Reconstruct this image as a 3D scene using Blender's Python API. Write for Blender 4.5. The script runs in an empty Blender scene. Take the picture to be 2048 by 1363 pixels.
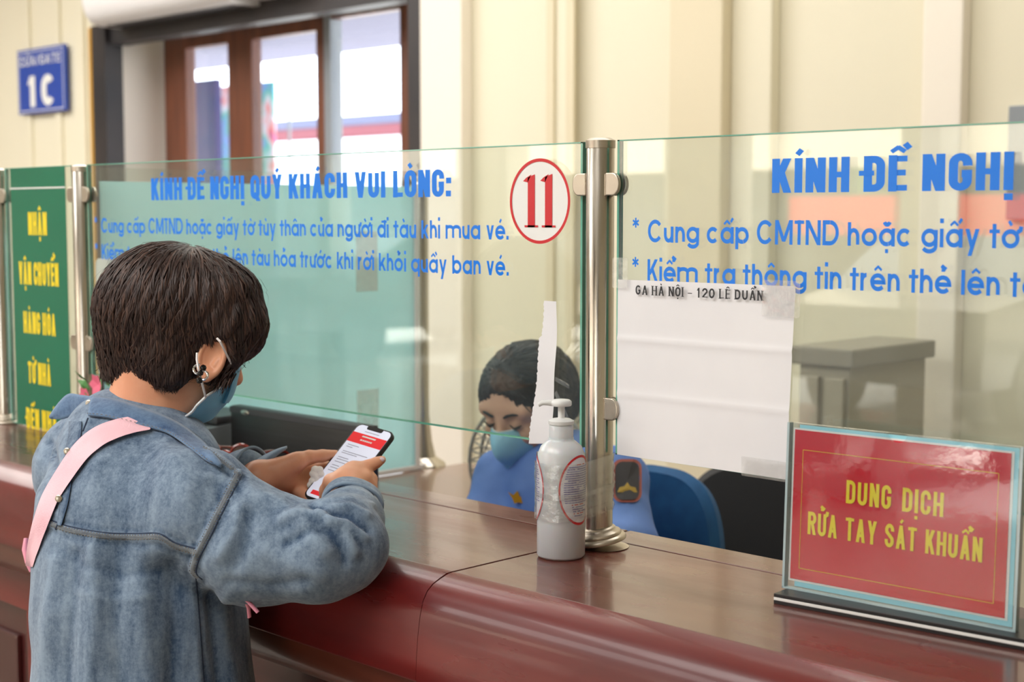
import bpy, bmesh, math, random, unicodedata
import numpy as np
from mathutils import Vector, Matrix, noise
from mathutils.bvhtree import BVHTree
PI = math.pi
R = math.radians
SC = bpy.context.scene
COL = SC.collection
random.seed(7)

# ---------------------------------------------------------------- camera, world, lights, exposure
FPX, IW, IH = 2950.0, 2048, 1363
_pitch = math.atan(254 / FPX)
_th = math.atan(3003 * math.cos(_pitch) / FPX)
_fh = np.array([-math.cos(_th), math.sin(_th), 0.0])
RV = np.array([math.sin(_th), math.cos(_th), 0.0])
FV = _fh * math.cos(_pitch) + np.array([0, 0, -math.sin(_pitch)])
UV = np.cross(RV, FV)
CAM = np.array([0, 0, 1.55])
def P(px, py, d):            # a point of the room measured on the photograph, at a depth in metres
    return CAM + d * (FV + RV * (px - IW / 2) / FPX + UV * (IH / 2 - py) / FPX)
def atY(px, py, y):
    v = P(px, py, 1) - CAM
    return CAM + v * (y - CAM[1]) / v[1]
def atZ(px, py, z):
    v = P(px, py, 1) - CAM
    return CAM + v * (z - CAM[2]) / v[2]
def atX(px, py, x):
    v = P(px, py, 1) - CAM
    return CAM + v * (x - CAM[0]) / v[0]

cd = bpy.data.cameras.new('camera')
cd.sensor_width = 36
cd.lens = FPX * 36 / IW
cd.clip_start = 0.05
cd.clip_end = 200
cd.dof.use_dof = True
cd.dof.focus_distance = 1.93
cd.dof.aperture_fstop = 5.4
cam = bpy.data.objects.new('camera', cd)
COL.objects.link(cam)
M3 = Matrix((RV, UV, -FV)).transposed()
cam.matrix_world = Matrix.Translation(CAM) @ M3.to_4x4()
SC.camera = cam

SC.view_settings.view_transform = 'Standard'
SC.view_settings.look = 'None'
SC.view_settings.gamma = 1
SC.view_settings.use_curve_mapping = False
SC.view_settings.exposure = 0.33
SC.cycles.max_bounces = 9
SC.cycles.diffuse_bounces = 4
SC.cycles.glossy_bounces = 4
SC.cycles.transparent_max_bounces = 16
SC.cycles.transmission_bounces = 6
SC.cycles.caustics_reflective = False
SC.cycles.caustics_refractive = False
SC.cycles.sample_clamp_indirect = 6
try:
    SC.cycles.use_denoising = True
except Exception:
    pass

wd = bpy.data.worlds.new('sky')
SC.world = wd
wd.use_nodes = True
bg = wd.node_tree.nodes['Background']
bg.inputs[0].default_value = (0.86, 0.93, 1.0, 1)
bg.inputs[1].default_value = 5.0

sl = bpy.data.lights.new('sun', 'SUN'); sl.energy = 15; sl.angle = R(1.5); sl.color = (1, .96, .9)
so = bpy.data.objects.new('sun', sl); COL.objects.link(so); so.rotation_euler = (R(-32), 0, R(8))
def area(name, loc, rot, sx, sy, power, col=(1, 1, 1)):
    l = bpy.data.lights.new(name, 'AREA')
    l.shape = 'RECTANGLE'
    l.size, l.size_y = sx, sy
    l.energy = power
    l.color = col
    o = bpy.data.objects.new(name, l)
    COL.objects.link(o)
    o.location = loc
    o.rotation_euler = rot
    return o
area('overhead_area_light', (-1.9, -0.9, 3.50), (0, 0, 0), 3.6, 1.6, 100, (1, 0.975, 0.94))
area('overhead_area_light', (-2.2, 2.9, 3.45), (0, 0, 0), 3.2, 1.2, 32, (1, 0.97, 0.9))
area('overhead_area_light', (-7.0, 0.8, 3.50), (0, 0, 0), 3.2, 3.2, 158, (1, 0.965, 0.92))
area('overhead_area_light', (-6.5, -4.2, 3.50), (0, 0, 0), 4.0, 2.4, 150, (1, 0.98, 0.95))

area('overhead_area_light', (-4.7, 2.5, 3.45), (0, 0, 0), 2.4, 1.2, 34, (1, .98, .95))  # added lamp, no known fixture: brightens the teal partition from behind

# ---------------------------------------------------------------- helpers
def tag(o, label=None, cat=None, group=None, kind=None):
    if label: o['label'] = label
    if cat: o['category'] = cat
    if group: o['group'] = group
    if kind: o['kind'] = kind
    return o
def empty(name, loc=(0, 0, 0), rz=0):
    o = bpy.data.objects.new(name, None)
    o.empty_display_size = 0.05
    COL.objects.link(o)
    o.location = loc
    o.rotation_euler = (0, 0, rz)
    return o
def link_mesh(name, me, mat, parent=None, smooth=False):
    mats = mat if isinstance(mat, (list, tuple)) else [mat]
    for m in mats: me.materials.append(m)
    if smooth:
        me.polygons.foreach_set('use_smooth', [True] * len(me.polygons))
    o = bpy.data.objects.new(name, me)
    COL.objects.link(o)
    if parent is not None: o.parent = parent
    return o
class MB:
    """collects shapes and links them as one mesh object"""
    def __init__(s): s.v = []; s.f = []; s.mi = []
    def add(s, v, f, m=0):
        n = len(s.v)
        s.v += [tuple(map(float, p)) for p in v]
        s.f += [tuple(n + i for i in q) for q in f]
        s.mi += [m] * len(f)
        return s
    def box(s, x0, x1, y0, y1, z0, z1, m=0, mat4=None, bev=0):
        bm = bmesh.new()
        bmesh.ops.create_cube(bm, size=1)
        for v in bm.verts:
            v.co = Vector(((x0 + x1) / 2 + v.co.x * (x1 - x0), (y0 + y1) / 2 + v.co.y * (y1 - y0), (z0 + z1) / 2 + v.co.z * (z1 - z0)))
        if bev: bmesh.ops.bevel(bm, geom=bm.edges[:], offset=bev, segments=2, profile=0.6, affect='EDGES')
        if mat4 is not None: bmesh.ops.transform(bm, matrix=mat4, verts=bm.verts)
        s.bm(bm, m)
        return s
    def bm(s, b, m=0):
        b.verts.index_update()
        s.add([v.co[:] for v in b.verts], [[v.index for v in f.verts] for f in b.faces], m)
        b.free()
    def lathe(s, prof, c=(0, 0, 0), n=32, m=0, mat4=None):
        v = []; f = []
        for r, z in prof:
            for i in range(n):
                a = 2 * PI * i / n
                p = Vector((r * math.cos(a), r * math.sin(a), z))
                if mat4 is not None: p = mat4 @ p
                v.append(p + Vector(c))
        for k in range(len(prof) - 1):
            for i in range(n):
                j = (i + 1) % n
                f.append((k * n + i, k * n + j, (k + 1) * n + j, (k + 1) * n + i))
        f.append(tuple(range(n))[::-1]); f.append(tuple((len(prof) - 1) * n + i for i in range(n)))
        return s.add(v, f, m)
    def tube(s, pts, rad, n=8, m=0, closed=False, flat=None):
        pts = [Vector(p) for p in pts]
        v = []; f = []
        K = len(pts)
        up = None
        for k, p in enumerate(pts):
            if closed: t = pts[(k + 1) % K] - pts[k - 1]
            else: t = pts[min(k + 1, K - 1)] - pts[max(k - 1, 0)]
            t.normalize()
            if up is None:
                up = Vector((0, 0, 1)) if abs(t.z) < .9 else Vector((1, 0, 0))
            a = t.cross(up).normalized(); b = a.cross(t).normalized(); up = b
            r = rad[k] if isinstance(rad, (list, tuple)) else rad
            for i in range(n):
                q = 2 * PI * i / n
                v.append(p + a * (r * math.cos(q)) + b * (r * (flat or 1) * math.sin(q)))
        L = K if closed else K - 1
        for k in range(L):
            k2 = (k + 1) % K
            for i in range(n):
                j = (i + 1) % n
                f.append((k * n + i, k2 * n + i, k2 * n + j, k * n + j)[::-1])
        if not closed:
            f.append(tuple(range(n))); f.append(tuple((K - 1) * n + i for i in range(n))[::-1])
        return s.add(v, f, m)
    def extrude_x(s, prof, x0, x1, m=0):      # closed profile of (y, z) swept along x
        n = len(prof)
        v = [(x0, y, z) for y, z in prof] + [(x1, y, z) for y, z in prof]
        f = [(i, (i + 1) % n, n + (i + 1) % n, n + i) for i in range(n)]
        f += [tuple(range(n))[::-1], tuple(range(n, 2 * n))]
        return s.add(v, f, m)
    def build(s, name, mat, parent=None, smooth=False, auto=None, loc=None):
        me = bpy.data.meshes.new(name)
        me.from_pydata(s.v, [], s.f)
        mats = mat if isinstance(mat, (list, tuple)) else [mat]
        for m in mats: me.materials.append(m)
        me.polygons.foreach_set('material_index', s.mi)
        bm = bmesh.new(); bm.from_mesh(me)
        bmesh.ops.recalc_face_normals(bm, faces=bm.faces)
        if smooth:
            for f in bm.faces: f.smooth = True
            for e in bm.edges:
                if len(e.link_faces) == 2 and e.calc_face_angle(0) > R(auto or 40): e.smooth = False
        bm.to_mesh(me); bm.free()
        o = bpy.data.objects.new(name, me)
        COL.objects.link(o)
        if parent is not None: o.parent = parent
        if loc is not None: o.location = loc
        return o
def rrect(w, h, r, n=5, cx=0, cy=0):
    out = []
    for sx, sy, a0 in ((1, 1, 0), (-1, 1, 90), (-1, -1, 180), (1, -1, 270)):
        for i in range(n + 1):
            a = R(a0 + 90 * i / n)
            out.append((cx + sx * (w / 2 - r) + r * math.cos(a), cy + sy * (h / 2 - r) + r * math.sin(a)))
    return out
def plate(mb, outline, O, U, V, N, th, m=0):   # solid plate: outline (u,v) in plane O,U,V extruded along N
    O, U, V, N = map(Vector, (O, U, V, N))
    n = len(outline)
    v = [O + U * a + V * b for a, b in outline] + [O + U * a + V * b + N * th for a, b in outline]
    f = [tuple(range(n))[::-1], tuple(range(n, 2 * n))] + [(i, (i + 1) % n, n + (i + 1) % n, n + i) for i in range(n)]
    return mb.add(v, f, m)

# ---------------------------------------------------------------- materials
def mat(name, base, rough=0.5, metal=0.0, spec=0.5, coat=0.0, coat_r=0.05, var=None, vscale=8, vstretch=(1, 1, 1), bump=0.0, bscale=60, bstretch=(1, 1, 1), emis=None, es=0, rvar=0, sss=0, alpha=None, sheen=0, trans=0):
    m = bpy.data.materials.new(name)
    m.use_nodes = True
    nt = m.node_tree
    b = nt.nodes['Principled BSDF']
    b.inputs['Base Color'].default_value = (*base, 1)
    b.inputs['Roughness'].default_value = rough
    b.inputs['Metallic'].default_value = metal
    b.inputs['Specular IOR Level'].default_value = spec
    b.inputs['Coat Weight'].default_value = coat
    b.inputs['Coat Roughness'].default_value = coat_r
    if sheen: b.inputs['Sheen Weight'].default_value = sheen
    if trans: b.inputs['Transmission Weight'].default_value = trans
    if sss:
        b.inputs['Subsurface Weight'].default_value = sss
        b.inputs['Subsurface Radius'].default_value = (0.012, 0.005, 0.003)
        b.inputs['Subsurface Scale'].default_value = 0.6
    if emis:
        b.inputs['Emission Color'].default_value = (*emis, 1)
        b.inputs['Emission Strength'].default_value = es
    tc = nt.nodes.new('ShaderNodeTexCoord')
    def ns(scale, st, det=4):
        mp = nt.nodes.new('ShaderNodeMapping'); mp.inputs['Scale'].default_value = st
        nt.links.new(tc.outputs['Object'], mp.inputs['Vector'])
        n = nt.nodes.new('ShaderNodeTexNoise'); n.inputs['Scale'].default_value = scale; n.inputs['Detail'].default_value = det
        nt.links.new(mp.outputs[0], n.inputs['Vector'])
        return n
    if var:
        n = ns(vscale, vstretch)
        cr = nt.nodes.new('ShaderNodeValToRGB')
        cr.color_ramp.elements[0].position = 0.32; cr.color_ramp.elements[1].position = 0.68
        cr.color_ramp.elements[0].color = (*base, 1); cr.color_ramp.elements[1].color = (*var, 1)
        nt.links.new(n.outputs['Fac'], cr.inputs[0]); nt.links.new(cr.outputs[0], b.inputs['Base Color'])
    if rvar:
        n = ns(vscale * 1.7, vstretch)
        mr = nt.nodes.new('ShaderNodeMapRange')
        mr.inputs[1].default_value = 0.35; mr.inputs[2].default_value = 0.7
        mr.inputs[3].default_value = rough; mr.inputs[4].default_value = rough + rvar
        nt.links.new(n.outputs['Fac'], mr.inputs[0]); nt.links.new(mr.outputs[0], b.inputs['Roughness'])
    if bump:
        n = ns(bscale, bstretch)
        bp = nt.nodes.new('ShaderNodeBump'); bp.inputs['Strength'].default_value = bump; bp.inputs['Distance'].default_value = 0.002
        nt.links.new(n.outputs['Fac'], bp.inputs['Height']); nt.links.new(bp.outputs[0], b.inputs['Normal'])
    return m
def glass_mat(name, tint=(0.93, 0.985, 0.965), f0=0.045, haze=0.0, hazec=(0.85, 0.88, 0.86), rough=0.0, hscale=9, hst=(1, 1, 1), bump=0, strength=1.0):
    """sheet glass: see-through with Schlick reflection and a film of dirt"""
    m = bpy.data.materials.new(name); m.use_nodes = True
    nt = m.node_tree; N = nt.nodes; L = nt.links
    N.remove(N['Principled BSDF'])
    out = N['Material Output']
    tr = N.new('ShaderNodeBsdfTransparent'); tr.inputs[0].default_value = (*tint, 1)
    gl = N.new('ShaderNodeBsdfGlossy'); gl.inputs['Roughness'].default_value = rough
    ge = N.new('ShaderNodeNewGeometry')
    dt = N.new('ShaderNodeVectorMath'); dt.operation = 'DOT_PRODUCT'
    L.new(ge.outputs['Normal'], dt.inputs[0]); L.new(ge.outputs['Incoming'], dt.inputs[1])
    def mth(op, a, b=None):
        n = N.new('ShaderNodeMath'); n.operation = op
        if isinstance(a, float): n.inputs[0].default_value = a
        else: L.new(a, n.inputs[0])
        if b is not None:
            if isinstance(b, float): n.inputs[1].default_value = b
            else: L.new(b, n.inputs[1])
        return n.outputs[0]
    c = mth('ABSOLUTE', dt.outputs['Value'])
    k = mth('POWER', mth('SUBTRACT', 1.0, c), 5.0)
    F = mth('MULTIPLY', mth('ADD', mth('MULTIPLY', k, 1.0 - f0), f0), strength)
    mx = N.new('ShaderNodeMixShader'); L.new(F, mx.inputs[0]); L.new(tr.outputs[0], mx.inputs[1]); L.new(gl.outputs[0], mx.inputs[2])
    last = mx
    tc = N.new('ShaderNodeTexCoord')
    if bump:
        n2 = N.new('ShaderNodeTexNoise'); n2.inputs['Scale'].default_value = 60; n2.inputs['Detail'].default_value = 5
        L.new(tc.outputs['Object'], n2.inputs['Vector'])
        bp = N.new('ShaderNodeBump'); bp.inputs['Strength'].default_value = bump; bp.inputs['Distance'].default_value = 0.004
        L.new(n2.outputs['Fac'], bp.inputs['Height']); L.new(bp.outputs[0], gl.inputs['Normal'])
    if haze:
        mp = N.new('ShaderNodeMapping'); mp.inputs['Scale'].default_value = hst
        L.new(tc.outputs['Object'], mp.inputs['Vector'])
        no = N.new('ShaderNodeTexNoise'); no.inputs['Scale'].default_value = hscale; no.inputs['Detail'].default_value = 6; no.inputs['Roughness'].default_value = 0.65
        L.new(mp.outputs[0], no.inputs['Vector'])
        mr = N.new('ShaderNodeMapRange'); mr.inputs[1].default_value = 0.35; mr.inputs[2].default_value = 0.75; mr.inputs[3].default_value = haze * 0.25; mr.inputs[4].default_value = haze
        L.new(no.outputs['Fac'], mr.inputs[0])
        df = N.new('ShaderNodeBsdfDiffuse'); df.inputs[0].default_value = (*hazec, 1)
        mx2 = N.new('ShaderNodeMixShader'); L.new(mr.outputs[0], mx2.inputs[0]); L.new(mx.outputs[0], mx2.inputs[1]); L.new(df.outputs[0], mx2.inputs[2])
        last = mx2
    L.new(last.outputs[0], out.inputs['Surface'])
    return m
def srgb(r, g, b):
    f = lambda c: ((c / 255 + 0.055) / 1.055) ** 2.4 if c > 10 else c / 255 / 12.92
    return (f(r), f(g), f(b))

M = {}
M['wall'] = mat('cream_wall_paint', srgb(232, 225, 202), 0.62, var=srgb(228, 220, 196), vscale=0.7, vstretch=(2, 2, .2))
M['wall2'] = mat('tan_wall_paint', srgb(226, 214, 186), 0.6, var=srgb(220, 208, 178), vscale=0.8)
M['wall_w'] = mat('pale_wall_paint', srgb(243, 234, 220), 0.6)
M['ceil'] = mat('ceiling_white', srgb(236, 236, 230), 0.8)
M['floor'] = mat('floor_stone', srgb(150, 140, 128), 0.25, var=srgb(136, 128, 116), vscale=3)
M['ground'] = mat('pale_pavement', srgb(215, 212, 205), 0.8, var=srgb(200, 198, 190), vscale=1)
M['brown'] = mat('brown_door_wood', srgb(120, 70, 48), 0.4, var=srgb(96, 54, 38), vscale=5, vstretch=(6, 6, .6))
M['dark'] = mat('dark_trim', srgb(52, 46, 46), 0.5, var=srgb(36, 34, 38), vscale=4)
M['yellow'] = mat('yellow_stripe', srgb(190, 140, 40), 0.5)
M['jamb'] = mat('pale_jamb', srgb(214, 206, 196), 0.6)
M['lilac'] = mat('lilac_canopy', srgb(226, 224, 240), 0.7)
M['white'] = mat('white_plastic', srgb(238, 236, 236), 0.35)
M['steel'] = mat('brushed_stainless_steel', srgb(205, 198, 188), 0.16, metal=1.0, rvar=0.12, vscale=10, vstretch=(8, 8, .5), bump=0.05, bscale=40, bstretch=(3, 3, .3))
M['steel2'] = mat('worn_steel', srgb(196, 186, 172), 0.26, metal=1.0, rvar=0.2, vscale=20)
M['glass'] = glass_mat('sheet_glass', tint=(.935, .965, .94), haze=0.03, strength=1.5)
M['glassR'] = glass_mat('smudged_sheet_glass', tint=(.915, .945, .915), haze=0.07, hscale=7, strength=2.0)
M['gedge'] = mat('green_glass_edge', srgb(70, 150, 128), 0.12, var=srgb(140, 200, 180), vscale=6, vstretch=(.5, 4, 1))
M['pane'] = glass_mat('door_pane_glass', tint=(0.97, 0.98, 1.0))
M['blue'] = mat('blue_vinyl_lettering', srgb(0, 124, 236), 0.35)
M['red'] = mat('red_vinyl', srgb(206, 34, 44), 0.35)
M['whitev'] = mat('white_vinyl', srgb(236, 236, 234), 0.4)
M['paper'] = mat('white_paper', srgb(238, 237, 240), 0.55, var=srgb(230, 229, 233), vscale=6)
M['ink'] = mat('black_ink', srgb(42, 42, 46), 0.6)
M['greyink'] = mat('grey_ink', srgb(150, 148, 150), 0.6)
M['green'] = mat('green_banner_film', srgb(8, 108, 80), 0.28, var=srgb(14, 118, 88), vscale=3)
M['yel'] = mat('yellow_vinyl', srgb(248, 222, 40), 0.35)
M['teal'] = mat('teal_frosted_film', srgb(160, 214, 214), 0.3, var=srgb(150, 206, 208), vscale=1.2)
M['black'] = mat('black_plastic', srgb(30, 30, 32), 0.35)
M['darkgrey'] = mat('dark_grey_plastic', srgb(72, 72, 76), 0.4)
M['grey'] = mat('grey_plastic', srgb(140, 146, 152), 0.45)

# counter lacquer: red-brown veneer under a glossy, partly worn varnish
def lacquer(name, base, var, rough, rv, st, coat=.3):
    return mat(name, base, rough, spec=0.5, coat=coat, coat_r=0.09, var=var, vscale=4, vstretch=st, rvar=rv, bump=0.04, bscale=7, bstretch=(1, 3, 3))
M['lacq'] = lacquer('red_brown_lacquer', srgb(118, 34, 30), srgb(84, 18, 20), 0.26, 0.16, (.6, 3, 3), .22)
M['lacqtop'] = lacquer('worn_countertop_lacquer', srgb(104, 52, 42), srgb(82, 36, 30), 0.2, 0.2, (.5, 2, 2), .5)
M['lacqdk'] = lacquer('dark_red_lacquer', srgb(74, 26, 24), srgb(58, 20, 20), 0.3, 0.1, (1, 3, .6))
M['lacqbr'] = lacquer('brown_lacquer_moulding', srgb(110, 56, 40), srgb(92, 44, 34), 0.28, 0.12, (.6, 3, 3))
M['deskbr'] = mat('brown_desk_top', srgb(138, 104, 84), 0.25, var=srgb(124, 92, 76), vscale=4, coat=.3)

# ---------------------------------------------------------------- stroke lettering
def arc(cx, cy, rx, ry, a0, a1, n=12):
    return [(cx + rx * math.cos(R(a0 + (a1 - a0) * i / n)), cy + ry * math.sin(R(a0 + (a1 - a0) * i / n))) for i in range(n + 1)]
def glyph(ch, q, X):
    """strokes in a unit box; kinds: L square-capped line, D diagonal cut flat, C curve"""
    L = lambda *a: ('L', a); D = lambda *a: ('D', a); C = lambda p: ('C', p)
    top = lambda a0=0, a1=180: arc(.5, 1 - q, .5, q, a0, a1)
    bot = lambda a0=180, a1=360: arc(.5, q, .5, q, a0, a1)
    xt = lambda a0=0, a1=180: arc(.5, X - X * q, .5, X * q, a0, a1)
    xb = lambda a0=180, a1=360: arc(.5, X * q, .5, X * q, a0, a1)
    U = {
     'A': [D(.06, 0, .5, 1), D(.94, 0, .5, 1), L(.28, .26, .72, .26)],
     'C': [C(([(1, .66)] if q < .4 else []) + top(0 if q < .4 else 38) + bot(180, 360 if q < .4 else 322) + ([(1, .34)] if q < .4 else []))],
     'D': [L(0, 0, 0, 1), C([(0, 1), (.45, 1)] + arc(.45, 1 - q, .55, q, 90, 0) + arc(.45, q, .55, q, 0, -90) + [(0, 0)])],
     'E': [L(0, 0, 0, 1), L(0, 1, 1, 1), L(0, .52, .85, .52), L(0, 0, 1, 0)],
     'G': [C(([(1, .70)] if q < .4 else []) + top(0 if q < .4 else 38) + bot(180, 360) + [(1, .44), (.6, .44)])],
     'H': [L(0, 0, 0, 1), L(1, 0, 1, 1), L(0, .5, 1, .5)],
     'I': [L(.5, 0, .5, 1)],
     'K': [L(0, 0, 0, 1), D(.08, .32, .95, 1), D(1, 0, .42, .6)],
     'L': [L(0, 0, 0, 1), L(0, 0, 1, 0)],
     'M': [L(0, 0, 0, 1), L(1, 0, 1, 1), D(.02, 1, .5, .12), D(.98, 1, .5, .12)],
     'N': [L(0, 0, 0, 1), L(1, 0, 1, 1), D(.0, 1, 1.0, 0)],
     'O': [C(top() + bot() + [(1, 1 - q)])],
     'Q': [C(top() + bot() + [(1, 1 - q)]), D(1.1, -.08, .55, .28)],
     'R': [L(0, 0, 0, 1), C([(0, 1), (.55, 1)] + arc(.55, .765, .45, .235, 90, -90) + [(0, .53)]), D(1, 0, .55, .53)],
     'S': [C([(1, .72)] + arc(.5, .77, .5, .23, 0, 180) + [(.06, .66), (.94, .36)] + arc(.5, .23, .5, .23, 0, -180) + [(0, .3)])],
     'T': [L(0, 1, 1, 1), L(.5, 0, .5, 1)],
     'U': [C([(0, 1.06), (0, q)] + bot() + [(1, q), (1, 1.06)])],
     'V': [D(.04, 1, .5, 0), D(.96, 1, .5, 0)],
     'Y': [D(.02, 1, .5, .4), D(.98, 1, .5, .4), L(.5, 0, .5, .42)],
     '0': [C(top() + bot() + [(1, 1 - q)])],
     '1': [L(.62, 0, .62, 1), D(.1, .72, .62, 1)],
     '2': [C([(0, .7)] + arc(.5, .74, .5, .26, 180, 0) + [(.95, .6), (0, .02)]), L(0, 0, 1, 0)],
     '-': [L(0, .38, 1, .38)], '/': [D(0, 0, 1, 1)],
     ':': [('B', (.5, .08)), ('B', (.5, .55))], '.': [('B', (.5, .06))],
     '*': [('S', (.5, .86))],
     'c': [C(xt(42) + xb(180, 318))], 'o': [C(xt() + xb() + [(1, X - X * q)])],
     'a': [C(xt() + xb() + [(1, X - X * q)]), L(1, 0, 1, X)],
     'e': [C([(0, X * .5), (1, X * .5)] + xt() + xb(180, 320))],
     'g': [C(xt() + xb() + [(1, X - X * q)]), C([(1, X * 1.07), (1, -.02)] + arc(.5, -.06, .5, .26, 0, -155))],
     'q': [C(xt() + xb() + [(1, X - X * q)]), L(1, -.3, 1, X)],
     'p': [C(xt() + xb() + [(1, X - X * q)]), L(0, -.3, 0, X)],
     'd': [C(xt() + xb() + [(1, X - X * q)]), L(1, 0, 1, 1)],
     'b': [C(xt() + xb() + [(1, X - X * q)]), L(0, 0, 0, 1)],
     'h': [L(0, 0, 0, 1), C(xt(180, 0) + [(1, -.05)])], 'n': [L(0, 0, 0, X), C(xt(180, 0) + [(1, -.05)])],
     'm': [L(0, 0, 0, X), C(arc(.25, X * .75, .25, X * .25, 180, 0) + [(.5, -.05)]), C(arc(.75, X * .75, .25, X * .25, 180, 0) + [(1, -.05)])],
     'i': [L(.5, 0, .5, X), ('B', (.5, .95))], 'l': [L(.5, 0, .5, 1)],
     'k': [L(0, 0, 0, 1), D(.05, X * .3, .95, X), D(1, 0, .4, X * .6)],
     'r': [L(0, 0, 0, X), C(arc(.95, X * .52, .95, X * .48, 175, 88))],
     't': [L(.45, 0, .45, .95), L(-.1, X, 1.05, X)],
     'u': [C([(0, X * 1.06), (0, X * q)] + xb() + [(1, X * q)]), L(1, 0, 1, X)],
     'v': [D(.04, X, .5, 0), D(.96, X, .5, 0)],
     'y': [D(.04, X, .52, 0), D(.98, X, .3, -.3)],
    }
    return U.get(ch, [])
def text_shapes(s, th=.14, w=.42, gap=.1, space=.25, q=.25, X=.7, style='cond'):
    """polygons (lists of 2D points) for a line of text with cap height 1"""
    polys = []; x = 0
    wide = {'M': 1.5, 'm': 1.65, 'I': 0, 'l': 0, 'i': 0, ':': 0, '.': 0, 'T': .95, 't': .54, 'r': .52, '*': .8, '-': .8, '1': .75, 'L': .85, 'E': .85, 'V': 1.1, 'A': 1.12, 'Y': 1.05,
            'n': .78, 'h': .78, 'u': .78, 'v': .8, 'y': .85, 'k': .8, 'c': .92, '/': .6}
    if style == 'geo': wide.update({'M': 1.15, 'N': .95, 'K': .8, 'T': .6, 'C': 1.1})
    def ribbon(pts):
        P_ = [Vector(p) for p in pts]
        Q = [P_[0]]
        for p in P_[1:]:
            if (p - Q[-1]).length > 1e-5: Q.append(p)
        closed = (Q[0] - Q[-1]).length < 1e-3 and len(Q) > 3
        if closed: Q = Q[:-1]
        K = len(Q); A = []; B = []
        for i in range(K):
            if closed: d0 = Q[i] - Q[i - 1]; d1 = Q[(i + 1) % K] - Q[i]
            else: d0 = Q[i] - Q[max(i - 1, 0)]; d1 = Q[min(i + 1, K - 1)] - Q[i]
            if d0.length < 1e-9: d0 = d1
            if d1.length < 1e-9: d1 = d0
            d0 = d0.normalized(); d1 = d1.normalized()
            n0 = Vector((-d0.y, d0.x)); n1 = Vector((-d1.y, d1.x))
            nn = n0 + n1
            nn = n0 if nn.length < .2 else nn.normalized()
            m = min(1 / max(nn.dot(n0), .5), 1.5)
            A.append(Q[i] + nn * (th / 2 * m)); B.append(Q[i] - nn * (th / 2 * m))
        for i in range(K if closed else K - 1):
            j = (i + 1) % K
            polys.append([A[i], B[i], B[j], A[j]])
    def line(x0, y0, x1, y1, t, ext=0.0):
        a = Vector((x0, y0)); b = Vector((x1, y1)); d = (b - a).normalized(); n = Vector((-d.y, d.x)) * t / 2
        a = a - d * ext; b = b + d * ext
        polys.append([a + n, a - n, b - n, b + n])
    for ch in s:
        if ch == ' ': x += space; continue
        dec = unicodedata.normalize('NFD', ch)
        b0 = dec[0]; marks = dec[1:]
        bar = None
        if b0 == 'Đ': b0, bar = 'D', 'U'
        if b0 == 'đ': b0, bar = 'd', 'l'
        low = b0.islower()
        ww = wide.get(b0, 1) * (w if not low or style != 'geo' else w * .92)
        W = max(ww, th)
        qq = q
        t = th
        H = X if low else 1.0
        mx = lambda u: x + t / 2 + u * (W - t)
        my = lambda v: v + t / 2 - t * v / H
        for kind, a in glyph(b0, qq, X):
            if kind == 'L':
                x0, y0, x1, y1 = a
                tt = t if abs(x1 - x0) < 1e-6 else t * (.8 if style != 'serif' else .45)
                if style == 'serif' and abs(x1 - x0) < 1e-6 and b0 not in '1-':
                    for yy in (y0, y1):
                        line(mx(x0) - t * .95, my(yy) + (t * .36 if yy > .3 else -t * .36), mx(x0) + t * .95, my(yy) + (t * .36 if yy > .3 else -t * .36), t * .3)
                if b0 in 'il' or b0 == 'I': line(x + W / 2, my(y0), x + W / 2, my(y1), tt, t / 2)
                else: line(mx(x0), my(y0), mx(x1), my(y1), tt, t / 2 if abs(x1 - x0) < 1e-6 or x0 in (0, 1) else t / 2)
            elif kind == 'D':
                x0, y0, x1, y1 = a
                X0, X1 = mx(x0), mx(x1)
                dx, dy = X1 - X0, y1 - y0
                h = t / 2 * min(math.hypot(dx, dy) / abs(dy), 1.5)
                polys.append([Vector((X0 - h, y0)), Vector((X0 + h, y0)), Vector((X1 + h, y1)), Vector((X1 - h, y1))])
            elif kind == 'C':
                ribbon([(mx(u), my(v)) for u, v in a])
            elif kind == 'B':
                u, v = a; cx = x + W / 2; r = t * .52
                polys.append([Vector((cx - r, v - r + .04)), Vector((cx + r, v - r + .04)), Vector((cx + r, v + r + .04)), Vector((cx - r, v + r + .04))])
            elif kind == 'S':
                for k in range(3):
                    an = R(90 + 60 * k); cx = x + W / 2
                    line(cx - .22 * math.cos(an), a[1] - .22 * math.sin(an), cx + .22 * math.cos(an), a[1] + .22 * math.sin(an), t * .55)
        if bar == 'U': line(x - t * .55, .52, x + W * .5, .52, t * .7)
        if bar == 'l': line(mx(1) - W * .38, .84, mx(1) + t * 1.1, .84, t * .7)
        cx = x + W / 2; hy = H + .1 + (0.0 if not low else .03); at = t * .72; sz = .17 if style != 'cond' else .15
        if b0 == 'i': hy = .9
        has = {'\u0302': 0, '\u0306': 0}
        up = 0; sx = 0
        for m_ in marks:
            if m_ == '\u0302':
                line(cx - sz * .95, hy, cx, hy + sz * .75, at * .8, .02); line(cx + sz * .95, hy, cx, hy + sz * .75, at * .8, .02); up = sz * .45; sx = sz * 1.5
            elif m_ == '\u0306':
                ribbon([(cx + sz * .8 * math.cos(R(a)), hy + sz * .75 + sz * .7 * math.sin(R(a))) for a in range(190, 351, 20)]); up = sz; sx = 0
            elif m_ == '\u031b':
                xr = mx(1)
                ribbon([(xr - t * .1, H - .12), (xr + t * .75, H - .03), (xr + t * .85, H + .1)])
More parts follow.
